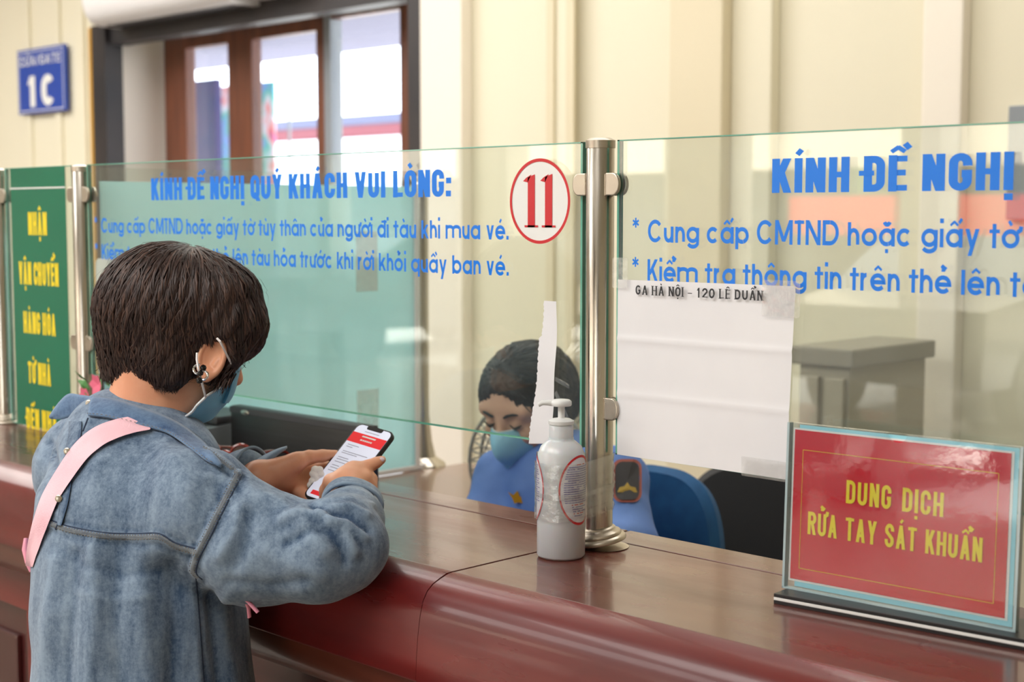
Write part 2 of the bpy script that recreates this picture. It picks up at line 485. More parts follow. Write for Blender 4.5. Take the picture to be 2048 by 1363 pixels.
        for m_ in marks:
            if m_ == '\u0301': line(cx + sx - sz * .25, hy + up, cx + sx + sz * .5, hy + up + sz * .95, at)
            elif m_ == '\u0300': line(cx + sx + sz * .25, hy + up, cx + sx - sz * .5, hy + up + sz * .95, at)
            elif m_ == '\u0309': ribbon([(cx + sx - sz * .45, hy + up + sz * .7), (cx + sx - sz * .1, hy + up + sz * 1.05), (cx + sx + sz * .4, hy + up + sz * .75), (cx + sx, hy + up + sz * .3), (cx + sx, hy + up)])
            elif m_ == '\u0303': ribbon([(cx - sz, hy), (cx - sz * .4, hy + sz * .5), (cx + sz * .4, hy + sz * .1), (cx + sz, hy + sz * .6)])
            elif m_ == '\u0323': r = t * .45; polys.append([Vector((cx - r, -.26)), Vector((cx + r, -.26)), Vector((cx + r, -.26 + 2 * r)), Vector((cx - r, -.26 + 2 * r))])
        x += W + gap
    return polys, x - gap
def lettering(s, O, U, V, length, cap, material, parent=None, name='lettering', center=False, lift=None, **kw):
    """flat vinyl letters: baseline starts at O, runs along U for length metres, cap height cap along V"""
    O, U, V = Vector(O), Vector(U).normalized(), Vector(V).normalized()
    N = U.cross(V)
    # proportions: letter widths in cap units, then stretched so that the line has the wanted length
    polys, tot = text_shapes(s, **kw)
    sx = length / tot
    if center: O = O - U * (length / 2)
    mb = MB()
    for k, p in enumerate(polys):
        c = [O + U * (a.x * sx) + V * (a.y * cap) + N * ((k % 41) * 1.2e-5) for a in p]
        mb.add(c, [tuple(range(len(c)))])
    me = bpy.data.meshes.new(name)
    me.from_pydata(mb.v, [], mb.f)
    me.materials.append(material)
    o = bpy.data.objects.new(name, me)
    COL.objects.link(o)
    if parent is not None: o.parent = parent
    return o
def bars(name, rows, O, U, V, hgt, material, parent):
    """rows of tiny unreadable print: (u0, u1, v)"""
    O, U, V = Vector(O), Vector(U).normalized(), Vector(V).normalized()
    mb = MB()
    for u0, u1, v in rows:
        mb.add([O + U * u0 + V * v, O + U * u1 + V * v, O + U * u1 + V * (v + hgt), O + U * u0 + V * (v + hgt)], [(0, 1, 2, 3)])
    return mb.build(name, material, parent)
# ================================================================ the room
def struct(name, mb, m, parent=None, **k):
    o = mb.build(name, m, parent, **k)
    if parent is None: o['kind'] = 'structure'
    return o
WY = 4.0
struct('floor', MB().box(-14, 4, -7.3, 4.3, -0.1, 0), M['floor'])
struct('ceiling', MB().box(-14, 4, -7.3, 4.3, 3.6, 3.7), M['ceil'])
wb = MB().box(-14, -6.942, WY, WY + .3, 0, 3.6).box(-6.942, -4.403, WY, WY + .3, 2.50, 3.6).box(-4.403, 4, WY, WY + .3, 0, 3.6)
wb = struct('wall_back', wb, M['wall'])
struct('wall_left', MB().box(-14, -13.8, -7.3, 4.3, 0, 3.6), M['wall_w'])
struct('wall_right', MB().box(3.8, 4, -7.3, 4.3, 0, 3.6), M['wall'])
# front wall of the hall (behind the camera): piers between open doorways
fw = MB()
for x0, x1 in ((-14, -12.6), (-10.6, -9.9), (-8.0, -7.3), (-5.74, -5.42), (-3.6, -1.2), (1.4, 4)):
    fw.box(x0, x1, -7.3, -7.0, 0, 3.6)
fw.box(-14, 4, -7.3, -7.0, 2.5, 3.6)
struct('wall_front', fw, M['wall_w'])
# pilasters and panel mouldings on the back wall
xp = lambda px, y=WY: float(atY(px, 150, y)[0])
pil = [('wall_w', 862, 945, .06), ('wall', 1100, 1150, .04), ('wall2', 1375, 1480, .10), ('wall', 1480, 1560, .05), ('wall_w', 1860, 1940, .05)]
for i, (mm, a, b, d) in enumerate(pil):
    struct('trim_%d' % (i + 1), MB().box(xp(a), xp(b), WY - d, WY, 0, 3.6, bev=.008), M[mm])
for k, px in enumerate((1104, 1144)):
    x = xp(px, WY - .04)
    struct('trim_%d' % (k + 6), MB().box(x - .018, x + .018, WY - .052, WY - .04, 0, 3.6), M['wall2'])
for k, px in enumerate((60, 120, 168)):
    x = xp(px)
    struct('trim_%d' % (k + 8), MB().box(x - .03, x + .03, WY - .02, WY, 0, 3.6, bev=.006), M['wall'])
# doorway: dark trims, pale reveal, brown glazed doors standing in it
struct('trim_11', MB().box(-6.94, -6.875, WY - .06, WY + .3, 0, 2.5), M['yellow'])
struct('trim_12', MB().box(-6.875, -6.745, WY - .08, WY + .02, 0, 2.5), M['dark'])
struct('trim_13', MB().box(-4.478, -4.403, WY - .05, WY + .3, 0, 2.5), M['dark'])
struct('trim_14', MB().box(-6.745, -4.478, WY - .05, WY + .05, 2.402, 2.5), M['dark'])
struct('trim_15', MB().box(-6.875, -6.745, WY + .02, WY + .3, 0, 2.5), M['jamb'])
DY = 4.27
dx = lambda px: float(atY(px, 200, DY)[0])
dz = lambda px, py: float(atY(px, py, DY)[2])
door = empty('door_1', (dx(590), DY, 0)); door['kind'] = 'structure'
def dpart(name, x0, x1, y0, y1, z0, z1, m, bev=.004):
    o = MB().box(x0 - door.location.x, x1 - door.location.x, y0 - DY, y1 - DY, z0, z1, bev=bev).build(name, m, door)
    return o
zt = dz(342, 75)
dpart('stile', dx(336), dx(379), DY - .02, DY + .04, 0, zt, M['brown'])
dpart('stile', dx(463), dx(511), DY - .02, DY + .04, 0, zt, M['brown'])
dpart('stile', dx(640), dx(655), DY - .02, DY + .04, 0, 2.6, M['brown'])
dpart('post', dx(655), dx(668), DY - .02, DY + .05, 0, 2.6, M['grey'])
dpart('stile', dx(807), dx(840), DY - .02, DY + .04, 0, 2.6, M['brown'])
dpart('rail', dx(336), dx(640), DY - .018, DY + .038, dz(420, 92), zt, M['brown'])
dpart('rail', dx(668), dx(807), DY - .018, DY + .038, dz(740, 28), 2.6, M['brown'])
dpart('rail', dx(336), dx(807), DY - .018, DY + .038, 0, .35, M['brown'])
for a, b in ((379, 463), (511, 640)):
    dpart('pane', dx(a), dx(b), DY, DY + .008, .35, dz(420, 92), M['pane'], 0)
dpart('pane', dx(668), dx(807), DY, DY + .008, .35, dz(740, 28), M['pane'], 0)

# outside, beyond the doors
struct('ground', MB().box(-60, 20, 4.3, 60, -.12, -.02), M['ground'])
struct('street', MB().box(-60, 30, -60, -7.3, -.12, -.02), M['ground'])
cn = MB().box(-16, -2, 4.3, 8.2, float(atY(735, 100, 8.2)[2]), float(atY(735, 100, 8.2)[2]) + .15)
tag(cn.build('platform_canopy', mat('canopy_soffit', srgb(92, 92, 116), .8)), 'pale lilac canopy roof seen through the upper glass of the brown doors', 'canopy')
yb = 7.0
X_ = lambda px, y=yb: float(atY(px, 250, y)[0])
Z_ = lambda px, py, y=yb: float(atY(px, py, y)[2])
m_flor = bpy.data.materials.new('colourful_print'); m_flor.use_nodes = True
_nt = m_flor.node_tree
_n = _nt.nodes.new('ShaderNodeTexNoise'); _n.inputs['Scale'].default_value = 2.6; _n.inputs['Detail'].default_value = 2
_c = _nt.nodes.new('ShaderNodeValToRGB')
_tc = _nt.nodes.new('ShaderNodeTexCoord'); _nt.links.new(_tc.outputs['Object'], _n.inputs['Vector'])
for i, (p_, c_) in enumerate(((.0, (150, 190, 240)), (.40, (120, 170, 240)), (.48, (90, 200, 190)), (.54, (240, 240, 255)), (.60, (245, 120, 120)), (.68, (120, 110, 230)))):
    e = _c.color_ramp.elements[i] if i < 2 else _c.color_ramp.elements.new(p_)
    e.position = p_; e.color = (*srgb(*c_), 1)
_nt.links.new(_n.outputs['Fac'], _c.inputs[0]); _nt.links.new(_c.outputs[0], _nt.nodes['Principled BSDF'].inputs['Base Color'])
bb = empty('display_board', (X_(404), yb, 0)); tag(bb, 'tall dark blue display board behind the left door pane', 'board')
MB().box(X_(372) - X_(404), X_(432) - X_(404), 0, .06, 0.1, Z_(404, 160), bev=.01).build('panel', mat('navy_print', srgb(40, 46, 104), .5, var=srgb(74, 56, 104), vscale=3), bb)
MB().box(X_(372) - X_(404), X_(432) - X_(404), -.02, .08, -.02, .1).build('base', M['grey'], bb)
fb = empty('banner_stand', (X_(490), yb + .4, 0)); tag(fb, 'pale banner with bright flowery print outside the brown doors', 'banner')
x0, x1 = X_(432, yb + .4) - X_(490), X_(548, yb + .4) - X_(490)
MB().box(x0, x1, 0, .02, 0.06, Z_(490, 168, yb + .4)).build('banner_sheet', m_flor, fb)
MB().box(x0, x1, -.08, .1, -.02, .06, bev=.01).build('base', M['grey'], fb)
MB().tube([(0, .04, .05), (0, .04, Z_(490, 168, yb + .4))], .012).build('pole', M['grey'], fb)
yt = 15.0
tr = empty('railway_carriage', (X_(690, yt), yt, 0)); tag(tr, 'white carriage with a red and grey band beyond the doors', 'carriage')
tx = X_(690, yt); x0, x1 = X_(470, yt) - tx, X_(950, yt) - tx
MB().box(x0, x1, 0, 2.6, .5, Z_(735, 272, yt), bev=.05).build('body', mat('white_enamel', srgb(244, 244, 250), .4), tr)
MB().box(x0, x1, -.02, 2.6, Z_(735, 272, yt), Z_(735, 250, yt)).build('red_band', mat('faded_red_paint', srgb(104, 34, 48), .5), tr)
MB().box(x0, x1, -.02, 2.6, Z_(735, 250, yt), Z_(735, 228, yt), bev=.04).build('roof', mat('blue_grey_paint', srgb(74, 78, 106), .5), tr)
MB().box(x0 + .3, x1 - .3, .3, 2.3, -.02, .5).build('underframe', M['dark'], tr)

# things mirrored in the glass: the street in front of the hall
ys = -12.5; k_ = (12.5 + 2.978) / 9.978
def sx_(px): return float(atY(px, 500, 9.978)[0]) * k_
def sz_(px, py): return 1.55 + (float(atY(px, py, 9.978)[2]) - 1.55) * k_
sh = empty('street_shop', (-11, ys, 0)); tag(sh, 'street front with red signs, seen only as a reflection in the glass', 'shop')
MB().box(-14, 13, -3, 0, .15, .52).box(-14, 13, -3, 0, 2.1, 6).build('wall', mat('shop_wall', srgb(220, 208, 188), .7), sh)
for a, b in ((1590, 1800), (1875, 2200)):
    s_ = MB().box(sx_(a) + 11, sx_(b) + 11, .0, .15, sz_(1700, 470), sz_(1700, 392), bev=.01).build('sign_board', mat('red_sign_paint', srgb(196, 14, 28), .5), sh)
MB().box(sx_(1700) + 11, sx_(1780) + 11, .0, .1, sz_(1700, 390), sz_(1700, 335)).build('awning', mat('green_awning', srgb(70, 100, 70), .6), sh)
MB().box(-14, 13, -3, -.3, -.1, 2.1).build('shop_window', mat('dark_window', srgb(60, 62, 62), .1), sh)
def car(loc, colr, label, lg=4.2):
    c = empty('car', loc); tag(c, label, 'car', 'parked cars across the street')
    b = MB().extrude_x([(0, .3), (-.02, .75), (.75, .9), (lg * .28, 1.36), (lg * .62, 1.4), (lg * .82, .98), (lg - .05, .9), (lg, .35)], -.85, .85)
    b.build('body', mat('car_paint', colr, .2, coat=.5), c)
    MB().extrude_x([(.85, .93), (lg * .285, 1.30), (lg * .6, 1.34), (lg * .77, .98)], -.86, .86).build('window', mat('car_glass', srgb(40, 46, 50), .05), c)
    for y in (.75, lg - .8):
        for s in (-1, 1):
            MB().lathe([(.1, -.1), (.31, -.09), (.32, 0), (.31, .09), (.1, .1)], (s * .78, y, .30), 20, mat4=Matrix.Rotation(PI / 2, 4, 'Y')).build('wheel', M['black'], c)
    return c
c1 = car((-12.9, -10.4, -.02), srgb(56, 56, 60), 'dark car parked in front of the red sign, a reflection')
c2 = car((-5.6, -10.6, -.02), srgb(96, 98, 104), 'grey car parked further along the street, a reflection')

# air curtain above the doorway
p0 = atY(165, 50, 3.74); p1 = atY(440, 5, 3.74)
ac = empty('air_conditioner', ((p0[0] + p1[0]) / 2, 3.74, p0[2])); tag(ac, 'white wall unit with rounded lower edge mounted above the brown doors', 'air conditioner')
h = (p1[0] - p0[0]) / 2
MB().extrude_x([(.26, 0), (.10, 0), (.05, .01), (.015, .05), (0, .11), (0, .34), (.03, .36), (.26, .36)], -h, h).build('casing', M['white'], ac, smooth=True)
MB().extrude_x([(.20, -.003), (.10, -.003), (.10, .001), (.20, .001)], -h + .05, h - .05).build('outlet', M['darkgrey'], ac)
MB().box(h, h + .35, .05, .26, 0.02, .30, bev=.02).build('end_box', M['white'], ac)
MB().tube([(h + .3, .18, .10), (h + .45, .2, .06), (h + .8, .22, .07)], .02).build('pipe', M['steel2'], ac)

# gate sign on the left wall
g0 = atY(43, 103, WY - .015); g1 = atY(137, 88, WY - .015); gz0 = float(atY(90, 226, WY - .015)[2]); gz1 = g0[2]
gs = empty('gate_sign', ((g0[0] + g1[0]) / 2, WY - .022, gz0)); tag(gs, 'blue and white gate sign reading 1C on the cream wall', 'sign')
hw = (g1[0] - g0[0]) / 2; gh = gz1 - gz0
MB().box(-hw, hw, -.02, 0, 0, gh, bev=.003).build('plate', mat('royal_blue_enamel', srgb(36, 72, 168), .4), gs)
fr = MB()
for a in ((-hw + .012, hw - .012, .012, .017), (-hw + .012, hw - .012, gh - .017, gh - .012), (-hw + .012, -hw + .017, .012, gh - .012), (hw - .017, hw - .012, .012, gh - .012)):
    fr.box(a[0], a[1], -.0215, -.0205, a[2], a[3])
fr.build('border', M['whitev'], gs)
lettering('CỬA/GATE', (0, -.022, gh * .74), (1, 0, 0), (0, 0, 1), hw * 1.72, gh * .15, M['whitev'], gs, center=True, th=.16, w=.72, gap=.2)
lettering('1C', (0, -.022, gh * .10), (1, 0, 0), (0, 0, 1), hw * 1.15, gh * .48, M['whitev'], gs, center=True, th=.24, w=.62, gap=.22, q=.42)

# dark notice on the back wall at the far right
q0 = atY(2020, 212, WY - .02)
fp = MB().box(q0[0], q0[0] + .3, WY - .03, WY, q0[2] - .32, q0[2], bev=.005)
tag(fp.build('notice_frame', M['grey']), 'small grey framed notice high on the cream wall', 'frame')

# ================================================================ the counter
CT = 1.10
def counter(name, x0, x1, off, label):
    c = empty(name, (0, 0, 0)); tag(c, label, 'counter')
    o = off
    MB().box(x0, x1, 1.252, 1.5275, CT - .03, CT, bev=.0012).build('worktop', M['lacqtop'], c)
    MB().box(x0, x1, 1.531, 1.597, CT - .03, CT, bev=.002).build('rear_strip', M['lacqtop'], c)
    MB().box(x0, x1, 1.30, 1.595, 0.0, CT - .03).build('carcass', M['lacqdk'], c)
    prof = [(1.252, CT), (1.243 - o * .3, CT - .0008), (1.232 - o * .6, CT - .0045), (1.220 - o, CT - .0095), (1.210 - o, CT - .017), (1.203 - o, CT - .028), (1.198 - o, CT - .045), (1.194 - o, CT - .07), (1.191 - o, CT - .10), (1.190 - o, .974), (1.193 - o, .970), (1.252, .970)]
    MB().extrude_x(prof, x0, x1).build('apron', M['lacq'], c, smooth=True, auto=50)
    cv = [(1.30, .970), (1.206, .970), (1.206, .962)] + [(1.206 + .058 * (1 - math.cos(R(a))), .962 - .062 * math.sin(R(a))) for a in range(10, 91, 10)] + [(1.268, .893), (1.30, .893)]
    MB().extrude_x(cv, x0, x1).build('moulding', M['lacqbr'], c, smooth=True, auto=35)
    MB().box(x0, x1, 1.272, 1.30, .82, .893, bev=.003).build('rail', M['lacq'], c)
    MB().box(x0, x1, 1.262, 1.30, .0, .12, bev=.004).build('plinth', M['lacqdk'], c)
    n = max(1, round((x1 - x0) / .56)); w = (x1 - x0) / n
    for i in range(n + 1):
        a = x0 + i * w
        MB().box(max(x0, a - .035), min(x1, a + .035), 1.272, 1.30, .12, .82, bev=.003).build('stile', M['lacq'], c)
    for i in range(n):
        a = x0 + i * w
        MB().box(a + .036, a + w - .036, 1.290, 1.302, .12, .82).box(a + .09, a + w - .09, 1.280, 1.295, .18, .76, bev=.006).build('panel', M['lacqdk'], c)
    return c
counter('service_counter', -7.6, -1.3415, 0.0, 'glossy red brown counter section the customer in denim leans on')
counter('service_counter', -1.3375, 1.6, 0.003, 'glossy red brown counter section under the red sign and bottle')
# inner desk
dk = empty('inner_desk', (0, 0, 0)); tag(dk, 'brown inner desk behind the counter, carrying the black monitor', 'desk')
MB().box(-2.65, 1.2, 1.60, 1.93, .90, .93, bev=.002).box(-2.65, -2.26, 1.925, 2.52, .90, .93, bev=.002).build('desk_top', M['deskbr'], dk)
for a in ((-2.62, 1.90), (1.15, 1.90), (-2.62, 2.48), (-2.32, 2.48)):
    MB().box(a[0] - .02, a[0] + .02, a[1] - .02, a[1] + .02, 0, .90).build('leg', M['grey'], dk)

# ---------------------------------------------------------------- screen posts
GY = 1.489
def post(x, y, label, z0, h, clamps, base=True, tilt=0, r=.019, cone=False):
    p = empty('screen_post', (x, y, z0)); tag(p, label, 'post', 'steel posts of the counter screens')
    MB().lathe([(r - .003, 0.0), (r, .0), (r, h - .004), (r * .93, h - .001), (r * .2, h)], n=40).build('tube', M['steel'], p, smooth=True)
    MB().lathe([(r + .001, h - .012), (r + .001, h - .002), (r * .7, h + .0015), (.001, h + .002)], n=32).build('cap', M['steel2'], p, smooth=True)
    if cone:
        MB().lathe([(.060, 0), (.058, .006), (.035, .022), (.026, .06), (r + .001, .12)], n=32).build('base_flange', M['steel'], p, smooth=True)
    elif base:
        T = Matrix.Rotation(R(tilt), 4, Vector((.6, -.5, 0)).normalized())
        pr = [(r + .0008, .020), (r + .004, .020), (r + .007, .017), (r + .008, .014), (r + .0125, .0125), (r + .014, .0095), (r + .0135, .008), (r + .018, .006), (r + .0195, .003), (r + .019, .0005), (r + .0008, .0005)]
        MB().lathe(pr, (0, 0, .0075 if tilt else 0), 48, mat4=T).build('base_flange', M['steel2'], p, smooth=True, auto=60)
        MB().lathe([(r + .001, .0), (r + .017, 0.0), (r + .018, .0012), (r + .001, .003)], (.004, .002, 0), 40).build('floor_ring', M['steel2'], p, smooth=True)
    for sx, z in clamps:
        c = MB()
        prof = [(0, -.015), (.012, -.015)] + [(.012 + .011 * math.sin(R(a)), -.015 * math.cos(R(a))) for a in range(15, 180, 15)] + [(.012, .015), (0, .015)]
        for y0, th_ in ((-.011, .006), (.005, .006)):
            plate(c, prof, (sx * (r - .001), y0, z - z0), (sx, 0, 0), (0, 0, 1), (0, 1, 0), th_)
        cl = c.build('clamp', M['steel2'], p)
        md = cl.modifiers.new('bevel', 'BEVEL'); md.width = .0015; md.segments = 2
        MB().lathe([(.004, -.0145), (.0045, -.013), (.0045, -.011)], (sx * (r + .013), 0, z - z0), 16, mat4=Matrix.Rotation(PI / 2, 4, 'X') @ Matrix.Translation((0, 0, 0))).build('screw', M['steel2'], cl)
    return p
post(-1.303, GY, 'steel post between the two lettered screens with the gel bottle taped to it', CT, .549, [(1, 1.589), (1, 1.291), (-1, 1.589)], tilt=9)
post(-2.662, GY, 'steel post between the green banner screen and the lettered screen', CT, .545, [(1, 1.588), (1, 1.295), (-1, 1.588), (-1, 1.295)])
post(-3.008, GY, 'leftmost steel post, beside the green banner', CT, .545, [(1, 1.588)])
post(.055, GY, 'steel post at the right end of the right screen', CT, .549, [(-1, 1.589), (-1, 1.291)])
post(-2.70, 2.42, 'inner steel post at the end of the teal partition', .93, .71, [(-1, 1.16), (-1, 1.60)], cone=True)

# ---------------------------------------------------------------- glass
def pane(x0, x1, z0, z1, label, m, y=GY, th=.008, name='glass_screen', along='x'):
    """sheet with see-through faces and green edges"""
    if along == 'x': v = [(x, yy, z) for yy in (y - th / 2, y + th / 2) for x, z in ((x0, z0), (x1, z0), (x1, z1), (x0, z1))]
    mb = MB()
    mb.add(v, [(0, 1, 2, 3)[::1]], 0); mb.f = [(0, 1, 2, 3), (7, 6, 5, 4)]; mb.mi = [0, 0]
    mb.f += [(0, 4, 5, 1), (1, 5, 6, 2), (2, 6, 7, 3), (3, 7, 4, 0)]; mb.mi += [1, 1, 1, 1]
    for yy, s in ((y - th / 2 - .0001, -1), (y + th / 2 + .0001, 1)):
        for a0, a1, c0, c1 in ((x0, x1, z1 - .0015, z1), (x0, x1, z0, z0 + .0014), (x0, x0 + .0035, z0, z1), (x1 - .0035, x1, z0, z1)):
            mb.add([(a0, yy, c0), (a1, yy, c0), (a1, yy, c1), (a0, yy, c1)], [(0, 1, 2, 3)], 1)
    o = mb.build(name, [m, M['gedge']])
    return tag(o, label, 'glass screen')
gl = pane(-2.634, -1.331, 1.2325, 1.646, 'clear glass screen with blue lettering and the red number 11', M['glass'])
gr = pane(-1.270, .025, 1.2305, 1.6465, 'clear smudged glass screen with blue lettering right of the main post', M['glassR'])
gn = pane(-2.975, -2.690, CT + .004, 1.646, 'narrow glass screen carrying the green banner', M['glass'])
YT = GY - .0046
def screen_text(dx0, parent, hx=0, hs=1):
    U, V = (1, 0, 0), (0, 0, 1)
    lettering('KÍNH ĐỀ NGHỊ QUÝ KHÁCH VUI LÒNG:', (-2.401 + dx0 + hx, YT, 1.5750), U, V, .812 * hs, .0405, M['blue'], parent, th=.20, w=.50, gap=.08, space=.26, q=.22)
    lettering('* Cung cấp CMTND hoặc giấy tờ tùy thân của người đi tàu khi mua vé.', (-2.612 + dx0, YT, 1.5135), U, V, 1.142, .0292, M['blue'], parent, style='geo', th=.17, w=.84, gap=.10, space=.36, q=.5, X=.70)
    lettering('* Kiểm tra thông tin trên thẻ lên tàu hỏa trước khi rời khỏi quầy ban vé.', (-2.612 + dx0, YT, 1.4625), U, V, 1.142, .0292, M['blue'], parent, style='geo', th=.17, w=.84, gap=.10, space=.36, q=.5, X=.70)
screen_text(0, gl)
screen_text(1.366, gr, .009, 1.035)
# number sticker
def disc(mb, cx, cz, rx, rz, y, n=64, r0=0.0, m=0):
    if r0:
        v = []
        for i in range(n):
            a = 2 * PI * i / n
            v += [(cx + rx * math.cos(a), y, cz + rz * math.sin(a)), (cx + rx * r0 * math.cos(a), y, cz + rz * r0 * math.sin(a))]
        mb.add(v, [(2 * i, 2 * ((i + 1) % n), 2 * ((i + 1) % n) + 1, 2 * i + 1) for i in range(n)], m)
    else:
        mb.add([(cx + rx * math.cos(2 * PI * i / n), y, cz + rz * math.sin(2 * PI * i / n)) for i in range(n)], [tuple(range(n))], m)
st = MB(); disc(st, -1.410, 1.5675, .0572, .0585, YT)
st = st.build('number_sticker', M['whitev'], gl)
rg = MB(); disc(rg, -1.410, 1.5675, .0575, .0588, YT - .0005, r0=.925); rg.build('ring', M['red'], st)
dg = MB()
for cx in (-1.4255, -1.3925):
    z0, z1 = 1.5315, 1.6045; s = .0068; y = YT - .0006
    for pl in ([(cx - s, z0), (cx + s, z0), (cx + s, z1), (cx - s, z1 - .004)], [(cx - s * 1.9, z0), (cx + s * 1.9, z0), (cx + s * 1.9, z0 + .0028), (cx - s * 1.9, z0 + .0028)], [(cx - s - .009, z1 - .009), (cx - s, z1 - .011), (cx, z1), (cx - s - .003, z1 - .0045)]):
        dg.add([(a, y, b) for a, b in pl], [tuple(range(len(pl)))])
dg.build('digits', M['red'], st)
# green banner on the narrow screen
bn = MB().box(-2.948, -2.718, GY - .0052, GY - .0044, CT + .006, 1.645).build('banner_film', M['green'], gn)
MB().box(-2.948, -2.718, GY - .0060, GY - .0054, 1.6015, 1.6045).build('white_line', M['whitev'], gn)
for s, px, py, wpx, hpx in (('NHẬN', 84, 470, 44, 46), ('VẬN CHUYỂN', 86, 570, 94, 46), ('HÀNG HÓA', 88, 668, 76, 44), ('TỪ NHÀ', 88, 768, 54, 44), ('ĐẾN NHÀ', 92, 862, 72, 44)):
    c = atY(px, py, GY + .004); d = float(np.dot(c - CAM, FV))
    lettering(s, (c[0], GY - .0056, c[2]), (1, 0, 0), (0, 0, 1), wpx * d / FPX / .578, hpx * d / FPX, M['yel'], bn, center=True, th=.21, w=.50, gap=.09, q=.22)
# notice behind the customer
nt_ = empty('printed_notice', (-2.60, GY + .006, 1.231)); tag(nt_, 'white laminated notice with rounded corners, partly hidden by the customer', 'notice')
pb = MB(); plate(pb, rrect(.21, .232, .012, cx=.079, cy=.116), (0, 0, 0), (1, 0, 0), (0, 0, 1), (0, 1, 0), .0012); pb.build('sheet', M['paper'], nt_)
bars('print', [(.005 + (i % 3) * .006, .15 - ((i * 7) % 5) * .012, .19 - i * .0075) for i in range(22)], (0, -.0004, 0), (1, 0, 0), (0, 0, 1), .0022, M['greyink'], nt_)

# paper sheet on the right screen (the square code is left blank)
sheet = empty('paper_sheet', (-1.266, GY - .0056, 1.231)); tag(sheet, 'white paper sheet with one printed line taped to the right screen', 'paper')
def curl_sheet(outline, nx, nz, fn, m, parent, name, th=.0006):
    (x0, x1, z0, z1) = outline; v = []; f = []
    for j in range(nz + 1):
        for i in range(nx + 1):
            x = x0 + (x1 - x0) * i / nx; z = z0 + (z1 - z0) * j / nz
            v.append(fn(x, z))
    for j in range(nz):
        for i in range(nx):
            a = j * (nx + 1) + i
            f.append((a, a + 1, a + nx + 2, a + nx + 1))
    return link_mesh(name, (lambda me: (me.from_pydata([tuple(p) for p in v], [], f), me)[1])(bpy.data.meshes.new(name)), m, parent, True)
def shf(x, z):
    fold = .0012 * math.exp(-((z - .155) / .004) ** 2) + .0010 * math.exp(-((z - .082) / .004) ** 2)
    xx = x - .036 * x * (1 - z / .235)
    return (xx, -fold - .0006 * math.sin(x * 21 + z * 9), z + .006 * x * z)
curl_sheet((.0, .277, .0, .233), 40, 60, shf, M['paper'], sheet, 'sheet')
lettering('GA HÀ NỘI - 120 LÊ DUẨN', (.033, -.0035, .2145), (1, 0, 0), (0, 0, 1), .200, .0122, M['ink'], sheet, style='serif', th=.18, w=.66, gap=.18, space=.36, q=.4, name='printed_line')
M['tape'] = glass_mat('clear_tape', tint=(.97, .97, .97), f0=.09, haze=.10, rough=.08, bump=.25, hscale=40)
for (a, b, c, d) in ((.232, .286, .196, .240), (-.006, .02, .222, .262), (.205, .280, -.002, .022)):
    mb = MB(); plate(mb, rrect(b - a, d - c, .002, 2, (a + b) / 2, (c + d) / 2), (0, -.0045, 0), (1, 0, 0), (0, 0, 1), (0, -1, 0), .0003); mb.build('tape', M['tape'], sheet)
# torn strip of paper on the left screen
strip = empty('paper_strip', (-1.40, GY - .0055, 1.2325)); tag(strip, 'narrow torn white paper strip hanging down behind the bottle pump', 'paper')
def stf(x, z):
    t = z / .198
    l = -.021 * (1 - t) ** 1.6 - .004 * (t < .75) ; r_ = .0255 - .012 * (1 - t) ** 2
    jag = .0008 * math.sin(z * 900) + .0006 * math.sin(z * 517)
    u = x
    return (l + jag * (1 - u) + (r_ - l) * u, -.002 - .003 * (1 - t) ** 2 * (1 - u) - .0012 * math.sin(z * 60 + u * 2), z - (.004 * (1 - u) if z < .001 else 0))
curl_sheet((0, 1, 0, .198), 6, 70, stf, M['paper'], strip, 'sheet')
mb = MB()
plate(mb, [(.024, .088), (.05, .080), (.05, .086), (.024, .094)], (0, -.003, 0), (1, 0, 0), (0, 0, 1), (0, -1, 0), .0003)
plate(mb, [(.022, .070), (.048, .035), (.05, .040), (.026, .076)], (0, -.003, 0), (1, 0, 0), (0, 0, 1), (0, -1, 0), .0003)
mb.build('tape', M['tape'], strip)

# ---------------------------------------------------------------- teal partition inside
tp = empty('teal_partition', (-2.662, 1.50, .93)); tag(tp, 'teal frosted glass partition running back from the counter', 'partition')
M['tealg'] = glass_mat('teal_film_glass', tint=(.85, .97, .97), f0=.045, haze=.86, hazec=srgb(216, 250, 252), hscale=2)
_nt2 = M['tealg'].node_tree
_df = [n for n in _nt2.nodes if n.bl_idname == 'ShaderNodeBsdfDiffuse'][0]
_tl = _nt2.nodes.new('ShaderNodeBsdfTranslucent'); _tl.inputs[0].default_value = (*srgb(214, 250, 252), 1)
_ad = _nt2.nodes.new('ShaderNodeMixShader'); _ad.inputs[0].default_value = .5
_to = _df.outputs[0].links[0].to_socket
_nt2.links.new(_df.outputs[0], _ad.inputs[1]); _nt2.links.new(_tl.outputs[0], _ad.inputs[2]); _nt2.links.new(_ad.outputs[0], _to)
for _n2 in M['tealg'].node_tree.nodes:
    if _n2.bl_idname == 'ShaderNodeMapRange': _n2.inputs[3].default_value = .80; _n2.inputs[4].default_value = .93
mb = MB().box(-.004, .004, .03, .86, .012, .685); mb.build('film_panel', M['tealg'], tp)
mb = MB().box(-.004, .004, .03, .86, .687, .712); mb.build('clear_edge', M['glass'], tp)
mb = MB().box(-.008, .008, .03, .90, 0, .012, bev=.002).box(-.008, .008, .86, .872, .012, .69); mb.build('edge_strip', M['white'], tp)
for a, b, c, d in ((.50, .62, .52, .60), (.50, .62, .05, .22)):
    pass
M['note'] = glass_mat('frosted_note', tint=(.95, .97, .95), haze=.75, hazec=(.9, .93, .9), hscale=3)
for y_, z_, h_ in ((.68, .44, .14), (.68, .03, .18)):
    MB().box(.0045, .0055, y_, y_ + .065, z_, z_ + h_).build('paper_note', M['note'], tp)

